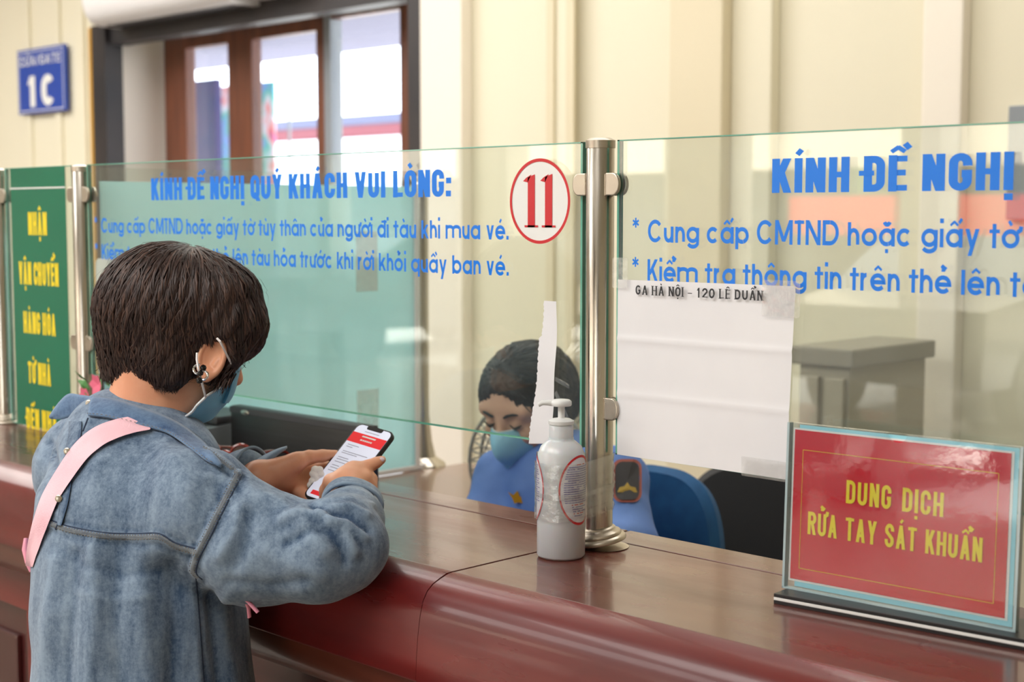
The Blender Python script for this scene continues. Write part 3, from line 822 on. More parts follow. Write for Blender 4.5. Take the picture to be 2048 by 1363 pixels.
# ---------------------------------------------------------------- sign holder with the red poster
sb = Vector((-.9628, 1.4087, CT)); sa = math.atan2(1.4326 - 1.4087, -.6901 + .9628)
sh_ = empty('sign_holder', sb, sa); tag(sh_, 'clear stand-up sign holder with a red hand gel notice on black base', 'sign')
BW = .305
for nm, m, z0, z1 in (('base_layer', 'black', 0, .0042), ('base_layer', 'whitev', .0042, .0078), ('base_layer', 'black', .0078, .012)):
    MB().box(0, BW, 0, .078, z0, z1, bev=.0006).build(nm, M[nm and m], sh_)
lean = R(2.0); e_ = Vector((math.cos(R(-2.2)), math.sin(R(-2.2)), 0)); n_ = Vector((-e_.y, e_.x, 0)); up = n_ * math.sin(lean) + Vector((0, 0, math.cos(lean)))
O_ = Vector((-.006 + .0, .034, .0115)); fr_n = -(up.cross(e_)).normalized()
fr_n = e_.cross(up).normalized()      # towards the viewer
PW, PH = .283, .196
M['acryl'] = glass_mat('clear_acrylic', tint=(.965, .985, .99), f0=.05, haze=.02, hscale=18, strength=1.6, bump=.02)
M['acryledge'] = mat('acrylic_edge', srgb(176, 206, 214), .08, var=srgb(220, 236, 240), vscale=12, vstretch=(1, 1, .4), trans=.3)
M['cyan'] = mat('cyan_card', srgb(150, 216, 232), .4)
def pl(name, x0, x1, z0, z1, off, th_, m, parent, outline=None):
    mb = MB()
    o = outline or [(x0, z0), (x1, z0), (x1, z1), (x0, z1)]
    plate(mb, o, O_ + fr_n * off, e_, up, fr_n, th_)
    return mb.build(name, m, parent)
pl('acrylic_sheet', 0, PW, 0, PH, -.004, .0025, M['acryl'], sh_)
pl('cyan_card', .014, PW - .006, .004, PH - .002, -.0012, .0006, M['cyan'], sh_)
pl('white_card', .006, PW - .011, .010, PH - .006, -.0005, .0005, M['whitev'], sh_)
M['redcard'] = mat('glossy_red_laminate', srgb(214, 8, 50), .14, coat=1.0, coat_r=.05, bump=.32, bscale=15, var=srgb(212, 10, 34), vscale=6)
pc = pl('poster', .0085, PW - .014, .0125, PH - .008, .0002, .0004, M['redcard'], sh_)
notch = [(0, 0), (PW, 0), (PW, PH)] + [(.140 + .012 * math.cos(R(a)), PH - .010 * math.sin(R(a)) ** 1) for a in range(0, 181, 20)] + [(0, PH)]
pl('acrylic_sheet', 0, 0, 0, 0, .0018, .0022, M['acryl'], sh_, notch)
eg = MB()
for a, b, c, d in ((0, .003, 0, PH), (PW - .003, PW, 0, PH), (0, PW, 0, .002)):
    plate(eg, [(a, c), (b, c), (b, d), (a, d)], O_ + fr_n * (-.0042), e_, up, fr_n, .0084)
eg.build('acrylic_edge', M['acryledge'], sh_)
def on(u, v, off=.0012): return O_ + e_ * u + up * v + fr_n * off
lettering('DUNG DỊCH', on(.137, .1105), e_, up, .118, .0265, M['yel'], pc, center=True, th=.16, w=.46, gap=.12, space=.42, q=.22)
lettering('RỬA TAY SÁT KHUẨN', on(.136, .0680), e_, up, .212, .0265, M['yel'], pc, center=True, th=.16, w=.46, gap=.10, space=.34, q=.22)
bd = MB(); t_ = .0005
for a, b, c, d in ((.020, .256, .026, .026 + t_), (.020, .256, .165, .165 + t_), (.020, .020 + t_, .026, .165), (.256, .256 + t_, .026, .165)):
    plate(bd, [(a, c), (b, c), (b, d), (a, d)], O_ + fr_n * .0008, e_, up, fr_n, .0002)
bd.build('border_line', M['yel'], pc)

# ---------------------------------------------------------------- pump bottle taped to the post
BX, BYY = -1.2995, 1.4100
bt = empty('gel_bottle', (BX, BYY, CT)); tag(bt, 'translucent white pump bottle of hand gel standing in front of the steel post', 'bottle')
M['hdpe'] = mat('translucent_white_plastic', srgb(214, 217, 220), .32, sss=.4, coat=.25, var=srgb(206, 209, 213), vscale=10, trans=.12)
M['pump'] = mat('pump_plastic', srgb(232, 233, 232), .28, trans=.15)
br = .0318
prof = [(.026, .0), (.0295, .0006), (br, .004), (br, .09), (br + .0002, .125), (br - .0008, .137), (br - .005, .147), (br - .0125, .1535), (.0165, .1555), (.0165, .158)]
MB().lathe(prof, n=56).build('body', M['hdpe'], bt, smooth=True, auto=60)
MB().lathe([(.0158, .1555), (.0158, .1745), (.0150, .1755), (.0150, .178)] , n=40).build('neck', M['hdpe'], bt, smooth=True)
MB().lathe([(.0166, .1760), (.0168, .177), (.0168, .1805), (.0120, .183), (.0045, .184), (.0045, .2010)], n=40).build('collar', M['pump'], bt, smooth=True, auto=50)
pm = MB().lathe([(.0035, .196), (.0048, .1985), (.0060, .1995), (.0128, .2000), (.0136, .2015), (.0134, .2060), (.0110, .2080), (.004, .2090)], n=36)
d_ = Vector((-.66, -.62, 0)).normalized()
pm.tube([Vector((0, 0, .2035)) + d_ * .008, Vector((0, 0, .2040)) + d_ * .018, Vector((0, 0, .2036)) + d_ * .025, Vector((0, 0, .2010)) + d_ * .030], [.0048, .0038, .0032, .003], 12)
pm.build('pump', M['pump'], bt, smooth=True, auto=50)
# oval labels wrapped on the body
def cyl(phi, z, r=br + .0004): return (r * math.cos(phi), r * math.sin(phi), z)
def wrap_oval(phi0, z0, dphi, dz, r, r0=0, n=48):
    mb = MB(); rings = 8 if not r0 else 1
    v = []; f = []
    for k in range(rings + 1):
        t = (r0 + (1 - r0) * k / rings) if r0 else k / rings
        for i in range(n):
            a = 2 * PI * i / n
            v.append(cyl(phi0 + dphi * t * math.cos(a), z0 + dz * t * math.sin(a), r))
    for k in range(rings):
        for i in range(n):
            j = (i + 1) % n
            f.append((k * n + i, k * n + j, (k + 1) * n + j, (k + 1) * n + i))
    return mb.add(v, f)
tocam = math.atan2(-BYY, -BX)            # direction from the bottle to the camera
for phi0 in (tocam + R(50), tocam - R(100)):
    lb = wrap_oval(phi0, .0925, R(56), .046, br + .0004).build('label', mat('label_paper', srgb(232, 232, 240), .35), bt, smooth=True)
    wrap_oval(phi0, .0925, R(56), .046, br + .0007, .93).build('ring', M['red'], lb, smooth=True)
    pr = MB(); pr2 = MB()
    rr = random.Random(3)
    for k in range(24):
        z = .1255 - k * .0029
        half = R(50) * math.sqrt(max(0, 1 - ((z - .0925) / .044) ** 2))
        if k < 1: a0, a1, tgt = -half * .35, half * .5, pr2
        elif k > 17: a0, a1, tgt = -half * .55, half * rr.uniform(.1, .6), (pr2 if k in (18, 22) else pr)
        else: a0, a1, tgt = -half * .88, half * rr.uniform(.7, .9), pr
        n = 10
        for i in range(n):
            if rr.random() < .07: continue
            u0 = phi0 + a0 + (a1 - a0) * i / n; u1 = phi0 + a0 + (a1 - a0) * (i + .93) / n
            r_ = br + .0008
            tgt.add([cyl(u0, z, r_), cyl(u1, z, r_), cyl(u1, z + .0013, r_), cyl(u0, z + .0013, r_)], [(0, 1, 2, 3)])
    pr.build('print', mat('violet_print', srgb(128, 128, 186), .5), lb); pr2.build('red_print', M['red'], lb)
# clear tape wound round bottle and post
tw = empty('tape_wrap', (BX, BYY, CT)); tag(tw, 'crumpled clear tape wound around the gel bottle and the steel post', 'tape')
M['wrap'] = glass_mat('crumpled_clear_tape', tint=(.97, .97, .97), f0=.12, haze=.16, rough=.07, bump=1.0, hscale=60, strength=1.5)
def hull(phi, r1=br + .0018, r2=.0208, c2=(-1.303 - BX, GY - BYY)):
    u = Vector((math.cos(phi), math.sin(phi)))
    return max(r1, Vector(c2).dot(u) + r2)
def wrapmesh(z0, z1, seed, nz=14, nphi=120, amp=.0012):
    v = []; f = []
    for j in range(nz + 1):
        z = z0 + (z1 - z0) * j / nz
        for i in range(nphi):
            phi = 2 * PI * i / nphi; dp = 1e-3
            h = hull(phi); dh = (hull(phi + dp) - hull(phi - dp)) / (2 * dp)
            x = h * math.cos(phi) - dh * math.sin(phi); y = h * math.sin(phi) + dh * math.cos(phi)
            q = noise.noise(Vector((x * 60, y * 60 + seed, z * 260))) + .6 * noise.noise(Vector((x * 150, y * 150 + seed, z * 120)))
            onb = math.hypot(x, y) < br + .004
            a = amp * (.7 if onb else 1.6)
            zz = z + (.003 * noise.noise(Vector((x * 25, y * 25, seed))) if j in (0, nz) else 0)
            v.append((x + a * q * math.cos(phi) + (amp if onb else 0) * math.cos(phi), y + a * q * math.sin(phi) + (amp if onb else 0) * math.sin(phi), zz))
    for j in range(nz):
        for i in range(nphi):
            k = (i + 1) % nphi
            f.append((j * nphi + i, j * nphi + k, (j + 1) * nphi + k, (j + 1) * nphi + i))
    return v, f
for z0, z1, s in ((.052, .088, 1), (.082, .128, 7)):
    v, f = wrapmesh(z0, z1, s)
    MB().add(v, f).build('tape_band', M['wrap'], tw, smooth=True, auto=180)

# ---------------------------------------------------------------- monitor, scanner, sunglasses, flowers
m0 = atY(465, 805, 1.73); m1 = atY(741, 856, 1.73)
mon = empty('monitor', ((m0[0] + m1[0]) / 2, 1.73, .93)); tag(mon, 'black flat monitor seen from behind, standing on the inner desk', 'monitor')
hw = (m1[0] - m0[0]) / 2; top = (m0[2] + m1[2]) / 2 - .93
T = Matrix.Translation((0, 0, 0))
MB().box(-hw, hw, -.006, .020, .006, top, bev=.005).build('casing', mat('brushed_black_lid', srgb(34, 34, 36), .42, var=srgb(44, 44, 47), vscale=12, vstretch=(.5, 1, 14)), mon, smooth=True)
MB().box(-hw, hw, -.0075, -.0055, top - .014, top - .002, bev=.0006).build('grey_trim', M['darkgrey'], mon)
MB().lathe([(.011, 0), (.011, .002), (.001, .003)], (-hw + .055, -.007, top - .010), 16, mat4=Matrix.Rotation(PI / 2, 4, 'X') @ Matrix.Diagonal((1.3, .45, 1, 1))).build('latch', M['steel'], mon)
MB().box(-hw + .01, hw - .01, .018, .022, .02, top - .012).build('display', M['black'], mon)
MB().box(-.10, .10, -.05, .09, 0, .010, bev=.003).build('stand', M['black'], mon)
scn = empty('scanner', (-2.590, 1.72, .93)); tag(scn, 'grey desktop printer with a dark slot left of the monitor', 'printer')
MB().extrude_x([(-.09, 0), (-.09, .10), (-.05, .185), (.10, .20), (.12, .17), (.12, 0)], -.060, .070).build('body', M['grey'], scn)
MB().box(-.05, .06, -.094, -.084, .05, .085, bev=.003).build('slot', M['black'], scn)
MB().box(-.058, .068, -.02, .09, .19, .208, bev=.006).build('lid', M['darkgrey'], scn)
# sunglasses on the counter beyond the customer's sleeve
sg_c = atZ(448, 911, CT + .028)
# ================================================================ distance-field modelling of the figures
def nrm(v): v = np.asarray(v, float); return v / np.linalg.norm(v)
class RC:                                   # tapered capsule, optionally flattened along an axis
    def __init__(s, a, b, r1, r2, k=.01, sq=None, f=1.0, op='u'):
        s.a, s.b, s.r1, s.r2, s.k, s.op = np.asarray(a, float), np.asarray(b, float), r1, r2, k, op
        s.sq = None if sq is None else nrm(sq); s.f = f
        m = max(r1, r2); s.lo = np.minimum(s.a, s.b) - m; s.hi = np.maximum(s.a, s.b) + m
    def d(s, p):
        q = p - s.a
        ba = s.b - s.a
        if s.sq is not None:
            q = q + np.outer(q @ s.sq, s.sq) * (1 / s.f - 1)
            ba = ba + s.sq * (ba @ s.sq) * (1 / s.f - 1)
        t = np.clip((q @ ba) / max(ba @ ba, 1e-12), 0, 1)
        q = q - t[:, None] * ba
        return (np.sqrt((q * q).sum(1)) - (s.r1 + (s.r2 - s.r1) * t)) * (s.f if s.sq is not None else 1)
class EL:                                   # ellipsoid in a frame of three axes
    def __init__(s, c, ax, rad, k=.01, op='u'):
        s.c, s.A, s.rad, s.k, s.op = np.asarray(c, float), np.array([nrm(a) for a in ax]), np.array(rad, float), k, op
        m = max(rad); s.lo = s.c - m; s.hi = s.c + m
    def d(s, p):
        q = (p - s.c) @ s.A.T
        k0 = np.sqrt(((q / s.rad) ** 2).sum(1)) + 1e-9
        k1 = np.sqrt(((q / s.rad ** 2) ** 2).sum(1)) + 1e-9
        return k0 * (k0 - 1) / k1
class HP:                                   # half space below a plane
    def __init__(s, c, n, k=.005, op='s'):
        s.c, s.n, s.k, s.op = np.asarray(c, float), nrm(n), k, op; s.lo = s.hi = None
    def d(s, p): return (p - s.c) @ s.n
class TO:                                   # ring
    def __init__(s, c, n, ra, rx, r, k=.004, op='u', ax=None, sy=1.0):
        s.c, s.n, s.R, s.r, s.k, s.op = np.asarray(c, float), nrm(n), ra, r, k, op
        s.ax = nrm(ax); s.ay = np.cross(s.n, s.ax); s.sy = sy
        s.lo = s.c - ra * 1.5 - r; s.hi = s.c + ra * 1.5 + r
    def d(s, p):
        q = p - s.c; x = q @ s.ax; y = (q @ s.ay) / s.sy; z = q @ s.n
        return np.sqrt((np.sqrt(x * x + y * y) - s.R) ** 2 + z * z) - s.r
def sdf_mesh(prims, h, name='m', B=14):
    lo = np.min([p.lo for p in prims if p.lo is not None and p.op == 'u'], 0) - 3 * h
    hi = np.max([p.hi for p in prims if p.hi is not None and p.op == 'u'], 0) + 3 * h
    n = np.ceil((hi - lo) / (h * B)).astype(int)
    def comb(pts, pr):
        D = np.full(len(pts), 10.0)
        for q in pr:
            e = q.d(pts); k = max(q.k, 1e-5)
            if q.op == 'u':
                hh = np.clip(.5 + .5 * (D - e) / k, 0, 1); D = D + (e - D) * hh - k * hh * (1 - hh)
            else:
                e = -e
                hh = np.clip(.5 - .5 * (D - e) / k, 0, 1); D = D + (e - D) * hh + k * hh * (1 - hh)
        return D
    I = np.stack(np.meshgrid(*[np.arange(k) for k in n], indexing='ij'), -1).reshape(-1, 3)
    cen = lo + (I + .5) * h * B
    rad = h * B * .87
    D = comb(cen, prims)
    keep = np.abs(D) < rad * 1.35 + h
    I = I[keep]; cen = cen[keep]; D = D[keep]
    PD = np.stack([q.d(cen) for q in prims], 1)
    N = n * B + 4
    g = np.stack(np.meshgrid(*[np.arange(B + 1)] * 3, indexing='ij'), -1).reshape(-1, 3)
    keys = []; pos = []; quads = []
    for b in range(len(I)):
        base = I[b] * B
        pr = [q for q, dd in zip(prims, PD[b]) if (q.op == 'u' and dd < max(D[b], 0) + 2.4 * rad + q.k) or (q.op != 'u' and dd < 1.6 * rad + q.k)]
        if not any(q.op == 'u' for q in pr): continue
        V = comb(lo + (base + g) * h, pr).reshape(B + 1, B + 1, B + 1)
        S = V < 0
        if S.all() or not S.any(): continue
        # cells
        cnt = np.zeros((B, B, B)); acc = np.zeros((B, B, B, 3))
        for ax in range(3):
            sl0 = [slice(None)] * 3; sl1 = [slice(None)] * 3
            sl0[ax] = slice(0, B); sl1[ax] = slice(1, B + 1)
            a, c = V[tuple(sl0)], V[tuple(sl1)]
            cr = (a < 0) != (c < 0)
            t = np.where(cr, a / np.where(cr, a - c, 1), 0)
            o = [x for x in range(3) if x != ax]
            for i in (0, 1):
                for j in (0, 1):
                    s2 = [slice(None)] * 3
                    s2[o[0]] = slice(i, i + B); s2[o[1]] = slice(j, j + B)
                    m = cr[tuple(s2)]; tt = t[tuple(s2)]
                    cnt += m
                    acc[..., ax] += np.where(m, tt, 0)
                    acc[..., o[0]] += m * i
                    acc[..., o[1]] += m * j
            # quads on crossing edges whose corner lies in this block
            s3 = [slice(0, B)] * 3
            w = np.argwhere(cr[tuple(s3)])
            if len(w):
                gi = w + base
                e0 = np.zeros(3, int); e0[o[0]] = 1; e1 = np.zeros(3, int); e1[o[1]] = 1
                q4 = np.stack([gi - e0 - e1, gi - e1, gi, gi - e0], 1) + 1
                kk = (q4[..., 0] * N[1] + q4[..., 1]) * N[2] + q4[..., 2]
                inside = V[tuple(s3)][tuple(w.T)] < 0
                flip = inside if ax != 1 else ~inside
                kk = np.where(flip[:, None], kk, kk[:, ::-1])
                quads.append(kk)
        w = np.argwhere(cnt > 0)
        c_ = tuple(w.T)
        pos.append(lo + (base + w + acc[c_] / cnt[c_][:, None]) * h)
        gi = w + base + 1
        keys.append((gi[:, 0] * N[1] + gi[:, 1]) * N[2] + gi[:, 2])
    keys = np.concatenate(keys); pos = np.concatenate(pos); quads = np.concatenate(quads)
    uk, ui = np.unique(keys, return_index=True)
    pos = pos[ui]
    ix = np.searchsorted(uk, quads); ix = np.clip(ix, 0, len(uk) - 1)
    ok = (uk[ix] == quads).all(1)
    F = ix[ok]
    return pos, F
def relax(V, F, it=2, lam=.5):
    for _ in range(it):
        acc = np.zeros_like(V); c = np.zeros(len(V))
        for i in range(4):
            a, b = F[:, i], F[:, (i + 1) % 4]
            np.add.at(acc, a, V[b]); np.add.at(c, a, 1)
        V = V + lam * (acc / np.maximum(c, 1)[:, None] - V)
    return V
def vnormals(V, F):
    n = np.cross(V[F[:, 2]] - V[F[:, 0]], V[F[:, 3]] - V[F[:, 1]])
    o = np.zeros_like(V)
    for i in range(4): np.add.at(o, F[:, i], n)
    return o / (np.linalg.norm(o, axis=1)[:, None] + 1e-12)
def obj_np(name, V, F, m, parent=None, smooth=True):
    me = bpy.data.meshes.new(name)
    me.vertices.add(len(V)); me.vertices.foreach_set('co', np.ascontiguousarray(V, dtype=np.float32).ravel())
    me.loops.add(len(F) * 4); me.loops.foreach_set('vertex_index', np.ascontiguousarray(F, dtype=np.int32).ravel())
    me.polygons.add(len(F)); me.polygons.foreach_set('loop_start', np.arange(0, len(F) * 4, 4, dtype=np.int32)); me.polygons.foreach_set('loop_total', np.full(len(F), 4, dtype=np.int32))
    me.update(); me.validate()
    return link_mesh(name, me, m, parent, smooth)
def toscreen(V):
    q = V - CAM; d = q @ FV
    return IW / 2 + FPX * (q @ RV) / d, IH / 2 - FPX * (q @ UV) / d, d
def pdist(x, y, pts):
    best = np.full(x.shape, 1e9)
    for (ax, ay), (bx, by) in zip(pts[:-1], pts[1:]):
        dx_, dy_ = bx - ax, by - ay
        t = np.clip(((x - ax) * dx_ + (y - ay) * dy_) / (dx_ * dx_ + dy_ * dy_ + 1e-9), 0, 1)
        best = np.minimum(best, np.hypot(x - ax - t * dx_, y - ay - t * dy_))
    return best
def bvh_of(V, F): return BVHTree.FromPolygons([tuple(v) for v in V], [tuple(int(i) for i in f) for f in F])
def cast(bv, px, py, dflt=2.0):
    d = Vector(P(px, py, 1) - CAM).normalized()
    hit = bv.ray_cast(Vector(CAM), d)
    if hit[0] is None: return None
    return hit[0], hit[1]
def resample(pts, n):
    pts = np.array(pts, float); seg = np.linalg.norm(np.diff(pts, axis=0), axis=1); L = np.concatenate([[0], np.cumsum(seg)])
    # Catmull-Rom through the points
    out = []
    for t in np.linspace(0, L[-1], n):
        i = min(max(np.searchsorted(L, t) - 1, 0), len(pts) - 2); u = (t - L[i]) / max(seg[i], 1e-9)
        p0 = pts[max(i - 1, 0)]; p1 = pts[i]; p2 = pts[i + 1]; p3 = pts[min(i + 2, len(pts) - 1)]
        out.append(.5 * ((2 * p1) + (-p0 + p2) * u + (2 * p0 - 5 * p1 + 4 * p2 - p3) * u * u + (-p0 + 3 * p1 - 3 * p2 + p3) * u ** 3))
    return np.array(out)
def tube_on(bv, pts, r, m, name, parent, off=0.0, n=40, flat=None, dash=None):
    """a seam or thread lying on a surface"""
    mb = MB(); run = []
    for k, (x, y) in enumerate(resample(pts, n)):
        h = cast(bv, x, y)
        if h is None: continue
        run.append(h[0] + h[1] * off)
    if dash:
        for k in range(0, len(run) - 1, 2): mb.tube([run[k], run[k].lerp(run[k + 1], .8)], r, 5)
    else: mb.tube(run, r, 6)
    return mb.build(name, m, parent, smooth=True)
def ribbon_on(bv, pts, wd_px, m, name, parent, off=.003, n=40, th=.0022, smooth_it=6):
    pts = resample(pts, n); rows = []
    tan = np.gradient(pts, axis=0); tan /= np.linalg.norm(tan, axis=1)[:, None]
    nor = np.stack([-tan[:, 1], tan[:, 0]], 1)
    W = wd_px if hasattr(wd_px, '__len__') else [wd_px] * n
    W = np.interp(np.linspace(0, 1, n), np.linspace(0, 1, len(W)), W)
    last = 2.05
    D = np.zeros((n, 5))
    for k in range(n):
        for j, u in enumerate(np.linspace(-.5, .5, 5)):
            q = pts[k] + nor[k] * W[k] * u
            h = cast(bv, *q)
            if h is not None: last = float(np.dot(np.array(h[0]) - CAM, FV))
            D[k, j] = last
    for _ in range(smooth_it):
        D2 = D.copy(); D2[1:-1] = (D[:-2] + D[2:] + 2 * D[1:-1]) / 4; D = np.minimum(D, D2) * .5 + D2 * .5
    D -= off
    v = []; f = []
    for k in range(n):
        for j, u in enumerate(np.linspace(-.5, .5, 5)): v.append(P(*(pts[k] + nor[k] * W[k] * u), D[k, j]))
    for k in range(n):
        for j, u in enumerate(np.linspace(-.5, .5, 5)): v.append(P(*(pts[k] + nor[k] * W[k] * u), D[k, j] + th))
    o_ = n * 5
    for k in range(n - 1):
        for j in range(4):
            a = k * 5 + j; f.append((a, a + 1, a + 6, a + 5)); f.append((o_ + a, o_ + a + 5, o_ + a + 6, o_ + a + 1))
        for j in (0, 4):
            a = k * 5 + j; f.append((a, a + 5, o_ + a + 5, o_ + a))
    return MB().add(v, f).build(name, m, parent, smooth=True, auto=60)
def strands(bv, seeds, field, length, steps, wid, lift, name, m, parent, seed=1, stop=None, jit=.25):
    rr = random.Random(seed); mb = MB()
    for s in seeds:
        p = Vector(s); pts = []; nn = []
        L = length * rr.uniform(.6, 1.25); st = L / steps
        jd = Vector((rr.gauss(0, jit), rr.gauss(0, jit), rr.gauss(0, jit)))
        lf = lift * rr.uniform(.3, 1.0)
        dead = False
        for k in range(steps + 1):
            h = bv.find_nearest(p)
            if h[0] is None: break
            q, nrm_ = h[0], h[1]
            if stop and stop(q) and k > 1:
                # free end leaves the mass straight on
                if len(pts) >= 2:
                    dd = (pts[-1] - pts[-2]).normalized()
                    for e in range(2): pts.append(pts[-1] + dd * rr.uniform(.002, .006)); nn.append(nn[-1])
                break
            pts.append(q + nrm_ * (lf * (.4 + .6 * math.sin(PI * min(1, k / steps * 1.1))) + .0004)); nn.append(nrm_)
            f = Vector(field(q)) + jd
            f = f - nrm_ * f.dot(nrm_)
            if f.length < 1e-6: break
            p = q + f.normalized() * st
        if len(pts) < 3: continue
        K = len(pts); v = []; f = []
        w = wid * rr.uniform(.6, 1.3)
        for k in range(K):
            t = pts[min(k + 1, K - 1)] - pts[max(k - 1, 0)]
            side = t.cross(nn[k]).normalized()
            ww = w * (1 - (k / (K - 1)) ** 3 * .9) * (.35 if k == 0 else 1)
            v += [pts[k] - side * ww / 2, pts[k] + nn[k] * ww * .35, pts[k] + side * ww / 2]
        for k in range(K - 1):
            a = 3 * k; f += [(a, a + 1, a + 4, a + 3), (a + 1, a + 2, a + 5, a + 4)]
        mb.add(v, f, rr.choice((0, 0, 1, 2)))
    me = bpy.data.meshes.new(name); me.from_pydata(mb.v, [], mb.f)
    for x in m: me.materials.append(x)
    me.polygons.foreach_set('material_index', mb.mi); me.polygons.foreach_set('use_smooth', [True] * len(mb.f))
    o = bpy.data.objects.new(name, me); COL.objects.link(o); o.parent = parent
    return o
def hairmat(name, c, c2):
    return mat(name, c, .46, spec=.35, var=c2, vscale=50, coat=.0, coat_r=.3, bump=.3, bscale=300, bstretch=(1, 1, .2))
M['skin'] = mat('skin', srgb(230, 170, 136), .45, var=srgb(220, 152, 118), vscale=22, sss=.12, bump=.06, bscale=300)
M['skin2'] = mat('skin_face', srgb(228, 184, 160), .5, var=srgb(218, 170, 146), vscale=14, sss=.1)
hairm = [hairmat('dark_brown_hair', srgb(46, 32, 29), srgb(60, 42, 37)), hairmat('dark_brown_hair_light', srgb(68, 48, 42), srgb(84, 60, 50)), hairmat('dark_brown_hair_deep', srgb(36, 24, 22), srgb(50, 34, 30))]
hairb = [hairmat('black_hair', srgb(34, 32, 34), srgb(44, 42, 44)), hairmat('black_hair_light', srgb(60, 58, 60), srgb(72, 70, 72)), hairmat('black_hair_deep', srgb(24, 22, 24), srgb(32, 30, 32))]

def frame(h, pitch, roll=0):
    h = nrm([h[0], h[1], 0]); p = R(pitch)
    f = h * math.cos(p) - np.array([0, 0, 1]) * math.sin(p)
    u = h * math.sin(p) + np.array([0, 0, 1]) * math.cos(p)
    s = np.cross(f, u)
    if roll:
        c, sn = math.cos(R(roll)), math.sin(R(roll))
        s, u = s * c + u * sn, u * c - s * sn
    return s, f, u
def head_prims(O, fr, sc=1.0, ears=(1, -1), neck_to=None, nr=.05, ef=-.004, eu=-.012, es=.078, esc=1.0):
    s_, f_, u_ = fr
    A = (s_, f_, u_)
    T = lambda a, b, c: np.asarray(O) + sc * (s_ * a + f_ * b + u_ * c)
    pr = [EL(T(0, -.012, .022), A, np.array((.074, .092, .084)) * sc, .01),
          EL(T(0, .030, -.040), A, np.array((.058, .056, .070)) * sc, .03),
          RC(T(-.030, .045, -.082), T(.030, .045, -.082), .020 * sc, .020 * sc, .025),
          RC(T(0, .072, -.096), T(0, .066, -.094), .017 * sc, .017 * sc, .02),
          RC(T(.055, -.005, -.055), T(.026, .055, -.090), .016 * sc, .015 * sc, .025),
          RC(T(-.055, -.005, -.055), T(-.026, .055, -.090), .016 * sc, .015 * sc, .025),
          RC(T(-.045, .062, .018), T(.045, .062, .018), .016 * sc, .016 * sc, .018),      # brow
          RC(T(0, .082, .002), T(0, .104, -.034), .007 * sc, .0115 * sc, .012),            # nose
          RC(T(-.011, .094, -.037), T(.011, .094, -.037), .0075 * sc, .0075 * sc, .006),
          EL(T(.040, .058, -.030), A, np.array((.022, .022, .020)) * sc, .015),
          EL(T(-.040, .058, -.030), A, np.array((.022, .022, .020)) * sc, .015),
          RC(T(-.020, .082, -.062), T(.020, .082, -.062), .0065 * sc, .0065 * sc, .006),   # lips
          RC(T(-.017, .080, -.071), T(.017, .080, -.071), .007 * sc, .007 * sc, .006),
          EL(T(.031, .092, -.003), A, np.array((.015, .012, .009)) * sc, .010, op='s'),    # eye sockets
          EL(T(-.031, .092, -.003), A, np.array((.015, .012, .009)) * sc, .010, op='s'),
          EL(T(.031, .072, -.003), A, np.array((.0125, .0125, .0125)) * sc, .003),         # eyeballs under lids
          EL(T(-.031, .072, -.003), A, np.array((.0125, .0125, .0125)) * sc, .003)]
    global EARP
    EARP = []
    for e in ears:
        n0 = len(pr)
        a = nrm(s_ * e * .9 - f_ * .42)                 # ear plane normal
        axu = nrm(u_ - a * (u_ @ a) - f_ * .18)
        c = T(e * es, ef, eu); sc0 = sc; sc = sc * esc
        pr += [EL(c, (a, np.cross(axu, a), axu), np.array((.006, .017, .029)) * sc, .006),
               TO(c + a * .004 * sc, a, .0165 * sc, 0, .0038 * sc, .003, ax=np.cross(axu, a), sy=1.62),
               EL(c + a * .0085 * sc, (a, np.cross(axu, a), axu), np.array((.0085, .0125, .0195)) * sc, .003, op='s'),
               RC(c - axu * .022 * sc + a * .002 * sc, c - axu * .029 * sc + a * .002 * sc, .0075 * sc, .0062 * sc, .006),
               RC(c + f_ * .008 * sc + a * .005 * sc - axu * .008 * sc, c + f_ * .010 * sc + a * .005 * sc - axu * .001 * sc,   .004 * sc, .0035 * sc, .004)]
        sc = sc0
        EARP.append(pr[n0:])
    if neck_to is not None:
        pr += [RC(T(0, -.020, -.050), neck_to, nr, nr * 1.08, .025)]
    return pr, T
def chain(pts, rads, k=.004):
    return [RC(pts[i], pts[i + 1], rads[i], rads[i + 1], k) for i in range(len(pts) - 1)]

# ================================================================ the customer
ca = R(27)
hd = RV * math.cos(ca) + np.array([_fh[0], _fh[1], 0]) * math.sin(ca)
FRH = frame(hd, 27, 0)
HO = P(361, 652, 2.07)
cust = empty('person', (float(P(283, 1500, 2.0)[0]), float(P(283, 1500, 2.0)[1]), 0)); CB = Vector(cust.location)
tag(cust, 'customer in a washed denim shirt and face mask looking down at a phone', 'person')
pr, HT = head_prims(HO, FRH, 1.0, neck_to=P(296, 868, 2.07), nr=.050, ef=.036, eu=-.024, es=.084, esc=.98)
body = list(pr)
ev, ef_ = sdf_mesh(EARP[0], .0011)
ev = relax(ev, ef_, 1, .3)
PELV = P(283, 1480, 2.0)
body += [RC(P(296, 868, 2.07), P(262, 1060, 2.03), .055, .10, .05), RC(P(262, 1060, 2.03), PELV, .10, .12, .05),
         RC(P(190, 930, 2.18), P(395, 985, 1.93), .045, .045, .04),
         RC(P(395, 985, 1.93), P(680, 1095, 1.875), .042, .034, .02), RC(P(680, 1095, 1.875), P(702, 1005, 2.05), .034, .024, .012),
         RC(P(190, 930, 2.18), P(330, 1030, 2.30), .045, .036, .02), RC(P(330, 1030, 2.30), P(520, 953, 2.155), .036, .0235, .012)]
